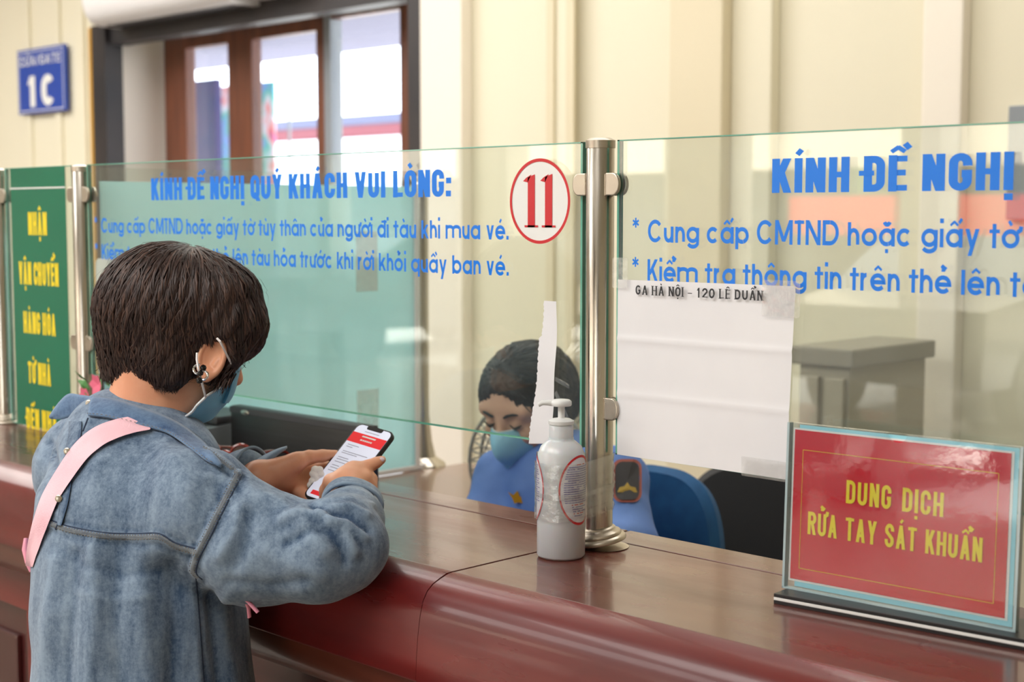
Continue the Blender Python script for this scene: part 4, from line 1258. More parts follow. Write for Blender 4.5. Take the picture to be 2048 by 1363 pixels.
# legs down to the floor
hipx = (PELV[0], PELV[1])
sdir = FRH[0]
for sgn in (1, -1):
    a = PELV + sdir * .075 * sgn + np.array([0, 0, -.04]); kn = np.array([a[0], a[1] + .01, .42]); an = np.array([a[0], a[1] - .02, .07])
    body += [RC(a, kn, .082, .052, .03), RC(kn, an, .050, .034, .02), RC(an + np.array([0, -.03, -.03]), an + np.array([0, .10, -.045]), .032, .024, .02)]
# left hand, palm up under the phone
LH = lambda *q: P(*q)
body += [RC(LH(518, 955, 2.155), LH(560, 948, 2.165), .023, .021, .012),
         RC(LH(556, 948, 2.170), LH(612, 938, 2.195), .0185, .0125, .012), RC(LH(556, 958, 2.170), LH(608, 972, 2.185), .0185, .0125, .012),
         RC(LH(575, 955, 2.175), LH(612, 956, 2.190), .017, .012, .012),
         RC(LH(556, 938, 2.155), LH(596, 922, 2.160), .0165, .0145, .010)]
body += chain([LH(590, 924, 2.160), LH(618, 914, 2.168), LH(645, 911, 2.180), LH(672, 908, 2.190)], [.0135, .0105, .0092, .0070])
body += chain([LH(608, 938, 2.195), LH(648, 934, 2.212), LH(684, 930, 2.222), LH(708, 925, 2.226)], [.0100, .0090, .0080, .0068])
body += chain([LH(612, 955, 2.195), LH(652, 962, 2.208), LH(690, 958, 2.212), LH(716, 950, 2.212)], [.0100, .0092, .0082, .0070])
body += chain([LH(606, 970, 2.188), LH(642, 986, 2.190), LH(674, 990, 2.186), LH(698, 984, 2.182)], [.0098, .0088, .0078, .0066])
body += chain([LH(594, 978, 2.175), LH(616, 994, 2.160), LH(634, 1004, 2.142), LH(648, 1010, 2.125)], [.0100, .0080, .0072, .0060])
# right hand, pointing at the screen
body += [RC(LH(702, 1005, 2.05), LH(694, 966, 2.085), .024, .021, .01),
         RC(LH(690, 968, 2.085), LH(716, 944, 2.112), .019, .0145, .010), RC(LH(700, 972, 2.080), LH(728, 958, 2.100), .017, .014, .010),
         RC(LH(680, 968, 2.080), LH(704, 940, 2.106), .016, .0130, .010)]
body += chain([LH(714, 940, 2.112), LH(736, 932, 2.118), LH(752, 925, 2.122), LH(764, 919, 2.124)], [.0115, .0092, .0080, .0062])
body += chain([LH(722, 948, 2.110), LH(741, 958, 2.112), LH(742, 974, 2.104), LH(728, 980, 2.094)], [.0115, .0098, .0088, .0075])
body += chain([LH(722, 960, 2.100), LH(738, 972, 2.100), LH(734, 986, 2.092), LH(720, 988, 2.084)], [.0112, .0094, .0084, .0070])
body += chain([LH(712, 966, 2.092), LH(728, 982, 2.090), LH(722, 992, 2.082), LH(710, 992, 2.078)], [.0105, .0084, .0075, .0062])
body += chain([LH(682, 962, 2.080), LH(662, 962, 2.086), LH(652, 980, 2.098), LH(648, 1001, 2.104)], [.0125, .0108, .0094, .0076])
V, F = sdf_mesh(body, .0030)
V = relax(V, F, 1, .4)
bvS = bvh_of(V, F)
obj_np('body', V - np.array(CB), F, M['skin'], cust)
obj_np('ear', ev + nrm(-FV) * .0006 - np.array(CB), ef_, M['skin'], cust)
def rel(o):                                   # geometry was built in world coordinates
    if o.type == 'MESH' and o.parent is not None:
        o.data.transform(Matrix.Translation(-Vector(o.parent.matrix_world.translation if o.parent.parent is None else o.parent.parent.location)))
    return o
def relto(o, base):
    o.data.transform(Matrix.Translation(-Vector(base))); return o
# finger nail on the pointing finger
nl = MB(); h_ = LH(763.5, 918.5, 2.1185)
nail = EL(LH(763, 918.6, 2.1195), (RV, UV, FV), (.0048, .0036, .0026)); nv, nf = sdf_mesh([nail], .0009)
obj_np('fingernail', nv - np.array(CB), nf, mat('pale_nail', srgb(226, 206, 216), .2), cust)['label'] = 'pale lilac fingernail'
# eyebrows and lashes
eb = MB()
for e in (1, -1): eb.tube([HT(e * .016, .078, .022), HT(e * .032, .076, .027), HT(e * .048, .064, .022)], [.002, .003, .0012], 6)
relto(eb.build('eyebrow', hairm[0], cust, smooth=True), CB)

# hair: a solid mass with thousands of fine locks over it
DH = 2.07
hair = [EL(HT(0, -.008, .018), FRH, (.089, .105, .093), .01),
        RC(P(318, 655, DH + .005), P(316, 712, DH + .01), .072, .066, .03),
        RC(P(300, 610, DH + .0), P(300, 700, DH + .02), .070, .060, .03),
        RC(P(292, 690, DH + .0), P(290, 735, DH + .01), .056, .052, .02),
        RC(P(335, 715, DH - .042), P(350, 738, DH - .045), .040, .034, .02),
        RC(P(440, 610, DH - .02), P(462, 650, DH - .02), .058, .044, .03),
        RC(P(455, 650, DH - .045), P(450, 705, DH - .050), .034, .024, .015),
        RC(P(446, 700, DH - .052), P(414, 766, DH - .050), .018, .005, .012),
        RC(P(478, 640, DH - .02), P(492, 675, DH + .0), .034, .016, .02),
        HP(P(285, 768, DH), np.array(UV) * 1 + RV * .14, .004),
        EL(HT(.092, .036, -.024), FRH, (.026, .020, .031), .005, op='s'),
        EL(P(392, 800, DH - .03), (RV, UV, FV), (.034, .036, .05), .01, op='s'),
        EL(HT(0, .085, -.055), FRH, (.040, .05, .070), .02, op='s')]
HV, HF = sdf_mesh(hair, .0032)
# grooves along the fall of the hair
HN = vnormals(HV, HF)
crown = HT(.010, -.035, .118)
q = HV - crown
lon = np.arctan2(q @ FRH[1], q @ FRH[0])
dst = np.linalg.norm(q, axis=1)
gro = .0016 * np.sin(lon * 34 + 3 * np.sin(dst * 40)) + .0012 * np.sin(lon * 71 + 9 * dst * 10)
gro *= np.clip((dst - .02) / .06, 0, 1)
HV = relax(HV + HN * gro[:, None], HF, 1, .3)
hairo = obj_np('hair', HV - np.array(CB), HF, hairm[0], cust)
bvH = bvh_of(HV, HF)
rr = random.Random(4)
def field(q):
    d = np.array(q) - crown
    dn = d / (np.linalg.norm(d) + 1e-6)
    w = min(1, np.linalg.norm(d) / .12)
    return dn * (1.2 - .5 * w) + np.array([0, 0, -1]) * (.25 + .75 * w) + FRH[1] * .12 * math.sin(18 * float(d @ FRH[0]))
pl_c = P(285, 768, DH); pl_n = nrm(np.array(UV) * -1 + RV * -.14)
seeds = [HV[rr.randrange(len(HV))] for _ in range(5200)]
earc = HT(.084, .037, -.026)
seeds = [s for s in seeds if (s - pl_c) @ pl_n < -.012 and np.linalg.norm(s - earc) > .030]
st_ = strands(bvH, seeds, field, .085, 9, .0024, .0035, 'hair_strands', hairm, None, 2, stop=lambda q: (np.array(q) - pl_c) @ pl_n > -.003 or np.linalg.norm(np.array(q) - earc) < .028, jit=.16)
st_.parent = hairo; relto(st_, CB)
# fine fly-away hairs
seeds = [HV[rr.randrange(len(HV))] for _ in range(260)]
seeds = [s for s in seeds if (s - pl_c) @ pl_n < -.03]
fl = strands(bvH, seeds, field, .06, 8, .0007, .012, 'flyaway_hair', hairm, None, 5, stop=lambda q: (np.array(q) - pl_c) @ pl_n > -.003, jit=.5)
fl.parent = hairo; relto(fl, CB)
# ragged hem locks
hem = MB(); rr = random.Random(8)
def lock(x, y, d, x2, y2, d2, w):
    a = Vector(P(x, y, d)); b = Vector(P(x2, y2, d2)); m_ = (a + b) / 2 + Vector(-FV) * .002
    hem.tube([a, m_, b], [w, w * .7, w * .1], 5, m=rr.choice((0, 1, 2)), flat=.6)
for k in range(150):
    t = rr.random(); x = 216 + t * 150; yy = 735 + t * 30
    d = DH + .01 - math.sqrt(max(0, 1 - ((x - 300) / 100) ** 2)) * .050 + rr.uniform(-.004, .010)
    lock(x, yy, d, x + rr.uniform(0, 8) + t * 4, yy + rr.uniform(16, 30), d + .003, .0020)
for k in range(110):
    t = rr.random(); x = 458 - t * 40 + rr.uniform(-6, 16); yy = 722 + rr.random() * 36
    d = DH - .058 + rr.uniform(-.004, .006)
    lock(x, yy, d, x - rr.uniform(8, 26), yy + rr.uniform(20, 40) * (1 - t * .3), d - .002, .0016)
for k in range(90):
    t = rr.random(); x = 455 + t * 62; yy = 735 - t * 105
    d = DH - .03 + t * .03 + rr.uniform(-.01, .02)
    lock(x, yy - 14, d, x - rr.uniform(4, 16), yy + rr.uniform(4, 16), d, .0015)
ho = hem.build('hair_ends', hairm, None, smooth=True, auto=180); ho.parent = hairo; relto(ho, CB)

# face mask
M['mask'] = mat('light_blue_mask_fabric', srgb(122, 190, 222), .6, var=srgb(108, 178, 214), vscale=12, bump=.2, bscale=160, sheen=.2)
M['maskw'] = mat('white_mask_edge', srgb(226, 228, 232), .6)
M['loop'] = mat('white_elastic', srgb(232, 226, 226), .6)
def mask(near, ridge, far, m, parent, base, name='face_mask', nu=28, nv=24, pleat=.0012):
    near = resample(near, nv); ridge = resample(ridge, nv); far = resample(far, nv)
    v = []; f = []
    for j in range(nv):
        for i in range(nu * 2 + 1):
            u = i / nu - 1
            a = abs(u); e = near[j] if u > 0 else far[j]
            w = 1 - a ** 1.7
            wl = a
            # bulge: quadratic through far, ridge, near
            p = ridge[j] * (1 - a) + e * a + (ridge[j] - (near[j] + far[j]) / 2) * (w - (1 - a)) * .9
            n = nrm(ridge[j] - (near[j] + far[j]) / 2)
            v.append(p + n * pleat * math.sin(j / nv * PI * 6) * (1 - a * .6))
    K = nu * 2 + 1
    for j in range(nv - 1):
        for i in range(K - 1): f.append((j * K + i, j * K + i + 1, (j + 1) * K + i + 1, (j + 1) * K + i))
    o = MB().add(v, f).build(name, m, parent, smooth=True, auto=180)
    md = o.modifiers.new('thick', 'SOLIDIFY'); md.thickness = .0014; md.offset = 0
    ed = MB(); ed.tube([v[j * K + K - 1] for j in range(nv)], .0020, 6); ed.tube([v[j * K] for j in range(nv)], .0020, 6)
    ed.tube([v[i] for i in range(K)], .0016, 6); ed.tube([v[(nv - 1) * K + i] for i in range(K)], .0016, 6)
    e = ed.build('mask_edge', M['maskw'], o, smooth=True)
    if base is not None: relto(o, base); relto(e, base)
    return o
def on_plane(px, py, off):                     # pixel ray meets the head's plane at sideways offset off
    c = HO + FRH[0] * off; v_ = P(px, py, 1) - CAM; t = ((c - CAM) @ FRH[0]) / (v_ @ FRH[0]); return CAM + v_ * t
def hl(p): q = np.array(p) - HO; return q @ FRH[0], q @ FRH[1], q @ FRH[2]
nearc = [P(412, 792, DH - .066), P(398, 806, DH - .066), P(378, 828, DH - .055), P(352, 844, DH - .035)]
loc = [hl(p) for p in nearc]
farc = [HO - FRH[0] * a + FRH[1] * b + FRH[2] * c for a, b, c in loc]
ridgec = [P(476, 738, DH + .035), P(466, 772, DH + .03), P(450, 808, DH + .018), P(420, 838, DH + .008), P(396, 848, DH + .0)]
mk = mask(nearc, ridgec, farc, M['mask'], cust, CB)
bands = MB()
lp = MB()
lp.tube([P(411, 793, DH - .0675), P(404, 765, DH - .092), P(397, 738, DH - .104), P(393.5, 718, DH - .102), P(394, 706, DH - .095)], .0016, 6, flat=1)
lp.tube([P(469, 741, DH - .040), P(459, 720, DH - .072), P(449, 700, DH - .092), P(440, 682, DH - .102), P(434, 676, DH - .100)], .0016, 6)
e_ = lp.build('ear_loop', M['loop'], None, smooth=True); e_.parent = mk; relto(e_, CB)
# the pleated upper part of the mask standing off the nose
up_ = ribbon = MB()
pts_l = [(470, 728), (462, 752), (452, 782), (445, 806)]; pts_r = [(480, 730), (476, 748), (466, 786), (454, 806)]
vv = []; 
for (a, b), (c, d) in zip(resample(pts_l, 12), resample(pts_r, 12)):
    vv += [P(a, b, DH - .012), P((a + c) / 2, (b + d) / 2, DH - .018), P(c, d, DH - .010), P(c + 3, d, DH + .04)]
up_.add(vv, [(4 * k + j, 4 * k + j + 1, 4 * k + j + 5, 4 * k + j + 4) for k in range(11) for j in range(3)])
e_ = up_.build('upper_pleat', M['mask'], None, smooth=True); e_.parent = mk; relto(e_, CB)
# earring
er = empty('earring'); er.parent = cust
ec = Vector(P(402, 744, DH - .100)) - CB
mb = MB()
for k, (ox, oz, r_, a0, a1) in enumerate(((-.004, .004, .006, 60, 330), (.003, -.004, .006, -120, 150))):
    mb.tube([ec + Vector(RV) * (ox + r_ * math.cos(R(a))) + Vector(UV) * (oz + r_ * math.sin(R(a))) for a in range(a0, a1, 20)], .0018, 8)
mb.build('silver_curl', mat('polished_silver', srgb(225, 225, 230), .12, metal=1), er, smooth=True)
mb = MB()
for ox, oz in ((.003, .006), (-.001, -.001), (-.002, -.011)): mb.lathe([(.0001, -.0045), (.0035, -.003), (.0046, 0), (.0035, .003), (.0001, .0045)], ec + Vector(RV) * ox + Vector(UV) * oz, 14)
mb.build('black_bead', mat('black_gloss', srgb(16, 16, 18), .08), er, smooth=True)

# ---- denim shirt
def denim(name, hi=(128, 156, 182), lo=(86, 114, 144)):
    m = bpy.data.materials.new(name); m.use_nodes = True
    nt = m.node_tree; N = nt.nodes; L = nt.links; b = N['Principled BSDF']
    tc = N.new('ShaderNodeTexCoord')
    def noise_(sc, st, det=5, ro=.6):
        mp = N.new('ShaderNodeMapping'); mp.inputs['Scale'].default_value = st; L.new(tc.outputs['Object'], mp.inputs[0])
        n = N.new('ShaderNodeTexNoise'); n.inputs['Scale'].default_value = sc; n.inputs['Detail'].default_value = det; n.inputs['Roughness'].default_value = ro
        L.new(mp.outputs[0], n.inputs['Vector']); return n.outputs['Fac']
    def mth(op, a, c):
        n = N.new('ShaderNodeMath'); n.operation = op
        for i, x in enumerate((a, c)):
            if isinstance(x, (int, float)): n.inputs[i].default_value = x
            else: L.new(x, n.inputs[i])
        return n.outputs[0]
    big = noise_(5, (1, 1, 1), 3); st = noise_(16, (3.2, 3.2, .55), 5, .65); fine = noise_(170, (1, 1, 1), 4, .7); spk = noise_(420, (1, 1, 1), 2)
    s = mth('ADD', mth('MULTIPLY', big, .30), mth('ADD', mth('MULTIPLY', st, .42), mth('ADD', mth('MULTIPLY', fine, .30), mth('MULTIPLY', spk, .10))))
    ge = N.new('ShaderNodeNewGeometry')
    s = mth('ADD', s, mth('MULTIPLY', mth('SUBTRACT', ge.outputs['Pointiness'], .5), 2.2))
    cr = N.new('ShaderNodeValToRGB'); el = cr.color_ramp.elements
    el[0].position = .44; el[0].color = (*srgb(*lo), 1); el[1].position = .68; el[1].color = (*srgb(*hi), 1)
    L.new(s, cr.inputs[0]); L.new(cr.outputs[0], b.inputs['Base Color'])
    b.inputs['Roughness'].default_value = .85; b.inputs['Sheen Weight'].default_value = .25; b.inputs['Specular IOR Level'].default_value = .2
    wv = N.new('ShaderNodeTexWave'); wv.inputs['Scale'].default_value = 320; wv.bands_direction = 'DIAGONAL'; L.new(tc.outputs['Object'], wv.inputs['Vector'])
    bp = N.new('ShaderNodeBump'); bp.inputs['Strength'].default_value = .35; bp.inputs['Distance'].default_value = .0012
    L.new(mth('ADD', mth('MULTIPLY', wv.outputs['Fac'], .35), mth('ADD', fine, mth('MULTIPLY', st, .6))), bp.inputs['Height']); L.new(bp.outputs[0], b.inputs['Normal'])
    return m
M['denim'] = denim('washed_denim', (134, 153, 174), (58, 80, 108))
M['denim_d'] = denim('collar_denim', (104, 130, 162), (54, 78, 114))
M['thread'] = mat('brown_grey_thread', srgb(120, 112, 104), .8)
M['seamd'] = mat('dark_seam', srgb(46, 58, 80), .9)
jk = [RC(P(294, 1560, 2.0), P(281, 1200, 2.005), .164, .134, .03),
      RC(P(281, 1200, 2.005), P(268, 1040, 2.02), .134, .118, .04),
      RC(P(268, 1050, 2.02), P(264, 940, 2.05), .122, .104, .05),
      RC(P(178, 930, 2.16), P(385, 1006, 1.93), .078, .074, .04),
      RC(P(250, 900, 2.06), P(350, 915, 2.02), .072, .050, .04),
      RC(P(230, 850, 2.07), P(320, 880, 2.06), .046, .052, .03),
      RC(P(405, 1034, 1.92), P(520, 1092, 1.90), .077, .070, .03),
      RC(P(515, 1092, 1.90), P(640, 1110, 1.87), .071, .056, .03),
      RC(P(640, 1110, 1.87), P(690, 1092, 1.875), .056, .051, .025),
      RC(P(682, 1086, 1.885), P(700, 1042, 1.98), .056, .045, .02),
      RC(P(700, 1042, 1.98), P(702, 1020, 2.035), .045, .037, .012),
      # left arm beyond the body
      RC(P(200, 940, 2.19), P(330, 1025, 2.27), .074, .066, .04),
      RC(P(330, 1025, 2.27), P(430, 985, 2.22), .062, .046, .03),
      RC(P(430, 985, 2.22), P(492, 945, 2.185), .046, .036, .02)]
JV, JF = sdf_mesh(jk, .0052)
JV = relax(JV, JF, 3, .5)
JN = vnormals(JV, JF)
x, y, d = toscreen(JV)
vis = ((CAM - JV) * JN).sum(1) > 0
folds = [  # (polyline on the sleeve or back, width px, height m)
    ([(500, 985), (560, 1010), (610, 1050), (650, 1100)], 16, .0065), ([(560, 1040), (610, 1030), (650, 1035), (690, 1060), (712, 1105)], 9, .0065),
    ([(575, 1085), (620, 1062), (655, 1064), (680, 1090), (690, 1125)], 9, -.0050), ([(640, 1030), (665, 1016), (700, 1012), (735, 1030)], 7, .0055),
    ([(620, 1015), (660, 1026), (700, 1032), (738, 1060)], 6, -.0055), ([(600, 1020), (650, 1005), (700, 998), (745, 1010)], 6, .0040),
    ([(655, 1045), (690, 1044), (728, 1075)], 7, .0050), ([(480, 1010), (470, 1060), (440, 1110)], 13, .0050), ([(500, 1030), (495, 1080), (470, 1130)], 14, -.0040),
    ([(530, 1100), (590, 1130), (640, 1150)], 16, .0030), ([(460, 1160), (540, 1170), (610, 1160)], 12, -.0030),
    ([(400, 900), (430, 950), (440, 1010)], 16, -.0035), ([(330, 890), (370, 960), (380, 1040)], 22, .0035),
    ([(200, 900), (190, 980), (200, 1050)], 22, .0035), ([(290, 880), (280, 960), (300, 1040)], 26, -.003),
    ([(110, 1120), (95, 1240), (80, 1363)], 16, .006), ([(150, 1110), (140, 1240), (130, 1380)], 15, -.006), ([(185, 1090), (190, 1220), (180, 1380)], 18, .006),
    ([(235, 1100), (230, 1240), (240, 1380)], 18, -.0055), ([(290, 1110), (285, 1240), (300, 1380)], 22, .0055), ([(345, 1130), (350, 1260), (345, 1380)], 18, -.006),
    ([(385, 1170), (400, 1260), (395, 1380)], 13, .004), ([(450, 1200), (455, 1280), (470, 1380)], 14, .005), ([(420, 1190), (430, 1280), (440, 1380)], 10, -.005),
    ([(150, 1180), (220, 1200), (300, 1190)], 8, .0015), ([(170, 1130), (250, 1150), (330, 1140)], 10, -.0018),
    ([(95, 880), (110, 940), (105, 1010)], 10, -.007), ([(80, 920), (78, 980), (85, 1040)], 12, .004),
    ([(420, 945), (455, 960), (470, 990)], 9, .003)]
dsp = np.zeros(len(JV))
for pts, w, hgt in folds: dsp += hgt * np.exp(-(pdist(x, y, pts) / w) ** 2)
dsp *= vis
nz = np.array([noise.noise(Vector((a * 14, b * 14, c * 9))) * .0035 + noise.noise(Vector((a * 38, b * 38, c * 26))) * .0012 for a, b, c in JV])
# raised double seams
yoke = [(102, 1047), (140, 1060), (210, 1072), (270, 1074), (318, 1074), (350, 1092), (392, 1104)]
arm_s = [(476, 946), (455, 985), (432, 1030), (410, 1075), (392, 1110), (384, 1140), (396, 1155)]
shl = [(352, 852), (375, 866), (376, 878)]
shl2 = [(392, 888), (425, 906), (452, 928), (476, 946)]
side = [(392, 1155), (396, 1200), (402, 1280), (408, 1363), (410, 1400)]
for s_l, w in ((yoke, 7), (arm_s, 7), (shl2, 6)): dsp += .0022 * np.exp(-(pdist(x, y, s_l) / w) ** 4) * vis - .0016 * np.exp(-((pdist(x, y, s_l) - w * 1.8) / (w * .6)) ** 2) * vis
dsp += -.0025 * np.exp(-(pdist(x, y, side) / 3.5) ** 2) * vis
JV = JV + JN * (dsp + nz)[:, None]
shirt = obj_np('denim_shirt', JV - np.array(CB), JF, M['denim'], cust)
bvJ = bvh_of(JV, JF)
def lay(pts, off):
    out = []
    for p in pts:
        x_, y_, d_ = toscreen(np.array(p)[None]); h = cast(bvJ, float(x_[0]), float(y_[0]))
        dd = float(d_[0])
        if h is not None: dd = min(dd, float((np.array(h[0]) - CAM) @ FV) - off)
        out.append(P(float(x_[0]), float(y_[0]), dd))
    return out
def jpart(o, par=shirt): o.parent = par; relto(o, CB); return o
def shift(pts, dx_, dy_): return [(a + dx_, b + dy_) for a, b in pts]
for s_l, ox, oy, n in ((yoke, 0, 4.5, 110), (yoke, 0, -4.5, 110), (arm_s, 5, 2, 90), (arm_s, -5, -2, 90), (shl2, 1, 4, 40), (shl2, 3, -2, 40)):
    jpart(tube_on(bvJ, shift(s_l, ox, oy), .0006, M['thread'], 'stitching', None, .0002, n, dash=True))
for s_l, ox, oy in ((yoke, 0, -7.5), (arm_s, 8, 3), (side, 0, 0)):
    jpart(tube_on(bvJ, shift(s_l, ox, oy), .0011, M['seamd'], 'seam', None, -.0002, 60))
M['seamband'] = denim('faded_seam_denim', (112, 118, 124), (62, 70, 86))
for s_l, w in ((yoke, 7), (arm_s, 7), (shl2, 5)):
    jpart(ribbon_on(bvJ, s_l, w, M['seamband'], 'seam_band', None, off=.0008, n=70, th=.0014, smooth_it=1))
for s_l in ([(176, 836), (166, 862)], [(126, 1012), (118, 1040), (112, 1058)]):
    jpart(tube_on(bvJ, s_l, .0012, M['seamd'], 'seam', None, .0002, 30))
# collar
def band(top, bot, m, name, n=46, th=.003, roll=.006):
    T_ = resample(top, n); B_ = resample(bot, n); v = []; f = []; K = 7
    for k in range(n):
        for j in range(K):
            t = j / (K - 1)
            p = T_[k] * (1 - t) + B_[k] * t
            bul = -FV * roll * math.sin(PI * min(t * 1.15, 1)) 
            v.append(p + bul)
    f = [(k * K + j, k * K + j + 1, (k + 1) * K + j + 1, (k + 1) * K + j) for k in range(n - 1) for j in range(K - 1)]
    o = MB().add(v, f).build(name, m, None, smooth=True, auto=180)
    md = o.modifiers.new('thick', 'SOLIDIFY'); md.thickness = th; md.offset = 0
    return o
ct_ = [P(186, 792, 2.035), P(226, 797, 2.015), P(290, 817, 1.990), P(350, 842, 1.985), P(400, 876, 2.0), P(426, 906, 2.02), P(444, 928, 2.05)]
cb_ = [P(176, 830, 2.022), P(215, 834, 1.998), P(280, 850, 1.970), P(338, 866, 1.955), P(385, 898, 1.965), P(415, 922, 1.985), P(442, 934, 2.02)]
ct_ = lay(ct_, .006); cb_ = lay(cb_, .008)
col_o = jpart(band(ct_, cb_, M['denim_d'], 'collar'))
# inner stand of the collar, running round the neck
it = [P(186, 793, 2.036), P(168, 792, 2.08), P(200, 800, 2.13), P(270, 815, 2.15), P(350, 850, 2.14), P(420, 900, 2.11), P(452, 932, 2.06)]
ib = [P(180, 838, 2.03), P(160, 840, 2.09), P(200, 850, 2.13), P(270, 870, 2.15), P(350, 900, 2.14), P(415, 940, 2.11), P(440, 960, 2.06)]
jpart(band(it, ib, M['denim_d'], 'collar_stand', roll=0))
# turned-up collar tip at the far side
tt_ = [P(100, 832, 2.09), P(118, 806, 2.085), P(138, 788, 2.08), P(162, 790, 2.06), P(188, 794, 2.04)]
tb_ = [P(103, 836, 2.09), P(122, 838, 2.075), P(146, 830, 2.065), P(164, 824, 2.05), P(184, 830, 2.028)]
jpart(band(tt_, tb_, M['denim_d'], 'collar_tip', n=24, roll=.004))
lt = MB()
for pts in (ct_, cb_):
    q = resample(pts, 80)
    sgn = 1 if pts is ct_ else -1
    for k in range(0, 79, 2):
        a = Vector(q[k]) + Vector(-FV) * .0035 - Vector(UV) * .003 * sgn; b = Vector(q[k + 1]) + Vector(-FV) * .0035 - Vector(UV) * .003 * sgn
        lt.tube([a, a.lerp(b, .8)], .0005, 5)
jpart(lt.build('stitching', M['thread'], None))
# open placket down the back with metal buttons
plk = [(150, 842), (149, 870), (140, 905), (134, 950), (128, 1000), (118, 1050)]
pk = jpart(ribbon_on(bvJ, plk, [26, 24, 22, 20, 16, 8], M['denim'], 'placket', None, off=.004, n=30, th=.003))
pk.data.transform(Matrix.Identity(4))
for bx_, by_ in ((178, 806), (138, 901), (121, 995)):
    h = cast(bvJ, bx_, by_)
    if by_ < 830: c_ = Vector(P(bx_, by_, 2.026)); n_ = Vector(-FV)
    elif h: c_, n_ = h[0] + Vector(-FV) * .0075, Vector(-FV)
    else: continue
    mt_ = Matrix.Rotation(0, 4, 'X')
    rot = n_.to_track_quat('Z', 'Y').to_matrix().to_4x4()
    b_ = MB().lathe([(.0001, .0022), (.0016, .0018), (.0035, .0020), (.0046, .0013), (.0050, 0), (.0047, -.001)], (0, 0, 0), 20, mat4=rot)
    b_.v = [tuple(Vector(p) + c_) for p in b_.v]
    jpart(b_.build('button', M['steel2'], None, smooth=True))
# cuffs
def ring(c, ax, r0, r1, L_, m, name, tilt=None, flat=1.0, n=48, th=.004, wav=.002):
    ax = Vector(ax).normalized(); a = ax.cross(Vector((0, 0, 1))).normalized(); b = a.cross(ax).normalized(); v = []; f = []
    K = 8
    for k in range(K + 1):
        t = k / K
        for i in range(n):
            q = 2 * PI * i / n
            r = r0 + (r1 - r0) * t + .0018 * math.sin(PI * t) + wav * math.sin(3 * q + 1.2)
            v.append(Vector(c) + ax * (L_ * t) + a * (r * math.cos(q)) + b * (r * flat * math.sin(q)))
    f = [(k * n + i, k * n + (i + 1) % n, (k + 1) * n + (i + 1) % n, (k + 1) * n + i) for k in range(K) for i in range(n)]
    o = MB().add(v, f).build(name, m, None, smooth=True, auto=180)
    md = o.modifiers.new('thick', 'SOLIDIFY'); md.thickness = th; md.offset = -1
    return o
axR = P(701, 976, 2.085) - P(700, 1002, 2.03)
jpart(ring(P(702, 1017, 2.030), axR, .0430, .0405, .036, M['denim'], 'cuff', flat=.88))
axL = P(540, 932, 2.165) - P(470, 962, 2.20)
cl_ = jpart(ring(P(478, 952, 2.192), axL, .037, .040, .034, M['denim'], 'cuff', flat=.9))
# open tongue of the left cuff
tg = MB()
tp_ = resample([P(500, 925, 2.17), P(530, 908, 2.165), P(556, 896, 2.165), P(574, 891, 2.17)], 14); bp_ = resample([P(500, 952, 2.155), P(528, 934, 2.15), P(552, 912, 2.155), P(572, 899, 2.165)], 14)
vv = []
for k in range(14): vv += [tp_[k], tp_[k] * .5 + bp_[k] * .5 - FV * .003, bp_[k]]
tg.add(vv, [(3 * k + j, 3 * k + j + 1, 3 * k + j + 4, 3 * k + j + 3) for k in range(13) for j in range(2)])
o_ = tg.build('cuff_tongue', M['denim'], None, smooth=True, auto=180); md = o_.modifiers.new('thick', 'SOLIDIFY'); md.thickness = .004; jpart(o_)
# trousers and shoes
tr_ = []
for sgn in (1, -1):
    a = PELV + sdir * .078 * sgn + np.array([0, 0, -.02]); kn = np.array([a[0], a[1] + .01, .42]); an = np.array([a[0], a[1] - .02, .10])
    tr_ += [RC(a, kn, .100, .078, .03), RC(kn, an, .078, .066, .02)]
TV, TF = sdf_mesh(tr_, .010); TV = relax(TV, TF, 2)
obj_np('trousers', TV - np.array(CB), TF, mat('black_trousers', srgb(40, 42, 48), .8), cust)
for sgn in (1, -1):
    a = PELV + sdir * .078 * sgn
    SV, SF = sdf_mesh([RC((a[0], a[1] - .06, .045), (a[0], a[1] + .12, .036), .044, .036, .02), HP((0, 0, .002), (0, 0, 1) if False else (0, 0, -1), .002, op='s') if False else RC((a[0], a[1] - .05, .05), (a[0], a[1], .06), .04, .04, .02)], .006)
    SV[:, 2] = np.maximum(SV[:, 2], .001)
    obj_np('shoe', SV - np.array(CB), SF, M['whitev'], cust)

# ---- pink bag strap across the back
stp = empty('crossbody_bag', CB); tag(stp, 'pale pink fabric bag strap crossing the back of the denim shirt', 'bag')
M['pink'] = mat('pink_webbing', srgb(236, 190, 200), .7, var=srgb(228, 178, 190), vscale=20, bump=.3, bscale=500)
M['pink2'] = mat('pink_plastic', srgb(232, 150, 172), .35)
sp = ribbon_on(bvJ, [(300, 846), (262, 849), (228, 858), (195, 873), (162, 901), (130, 945), (101, 992), (84, 1035), (71, 1075), (62, 1110), (58, 1132)], [24, 34, 38, 40, 38, 36, 34, 33, 30, 24, 14], M['pink'], 'strap', None, off=.009, n=60, th=.003, smooth_it=14)
sp.parent = stp; relto(sp, CB)
h1 = P(57, 1100, 2.0)
bk_ = MB(); bk_.tube([P(52, 1076, 1.98), P(50, 1098, 1.975), P(56, 1123, 1.97), P(63, 1142, 1.97)], [.003, .0042, .0042, .003], 10)
o_ = bk_.build('slider', M['pink2'], None, smooth=True); o_.parent = stp; relto(o_, CB)
bk_ = MB(); bk_.tube([P(484, 1190, 1.86), P(500, 1206, 1.855), P(516, 1224, 1.853)], .0036, 8, flat=.5).tube([P(490, 1196, 1.865), P(497, 1214, 1.865), P(499, 1234, 1.87)], .003, 8, flat=.5)
o_ = bk_.build('strap_end', M['pink2'], None, smooth=True); o_.parent = stp; relto(o_, CB)

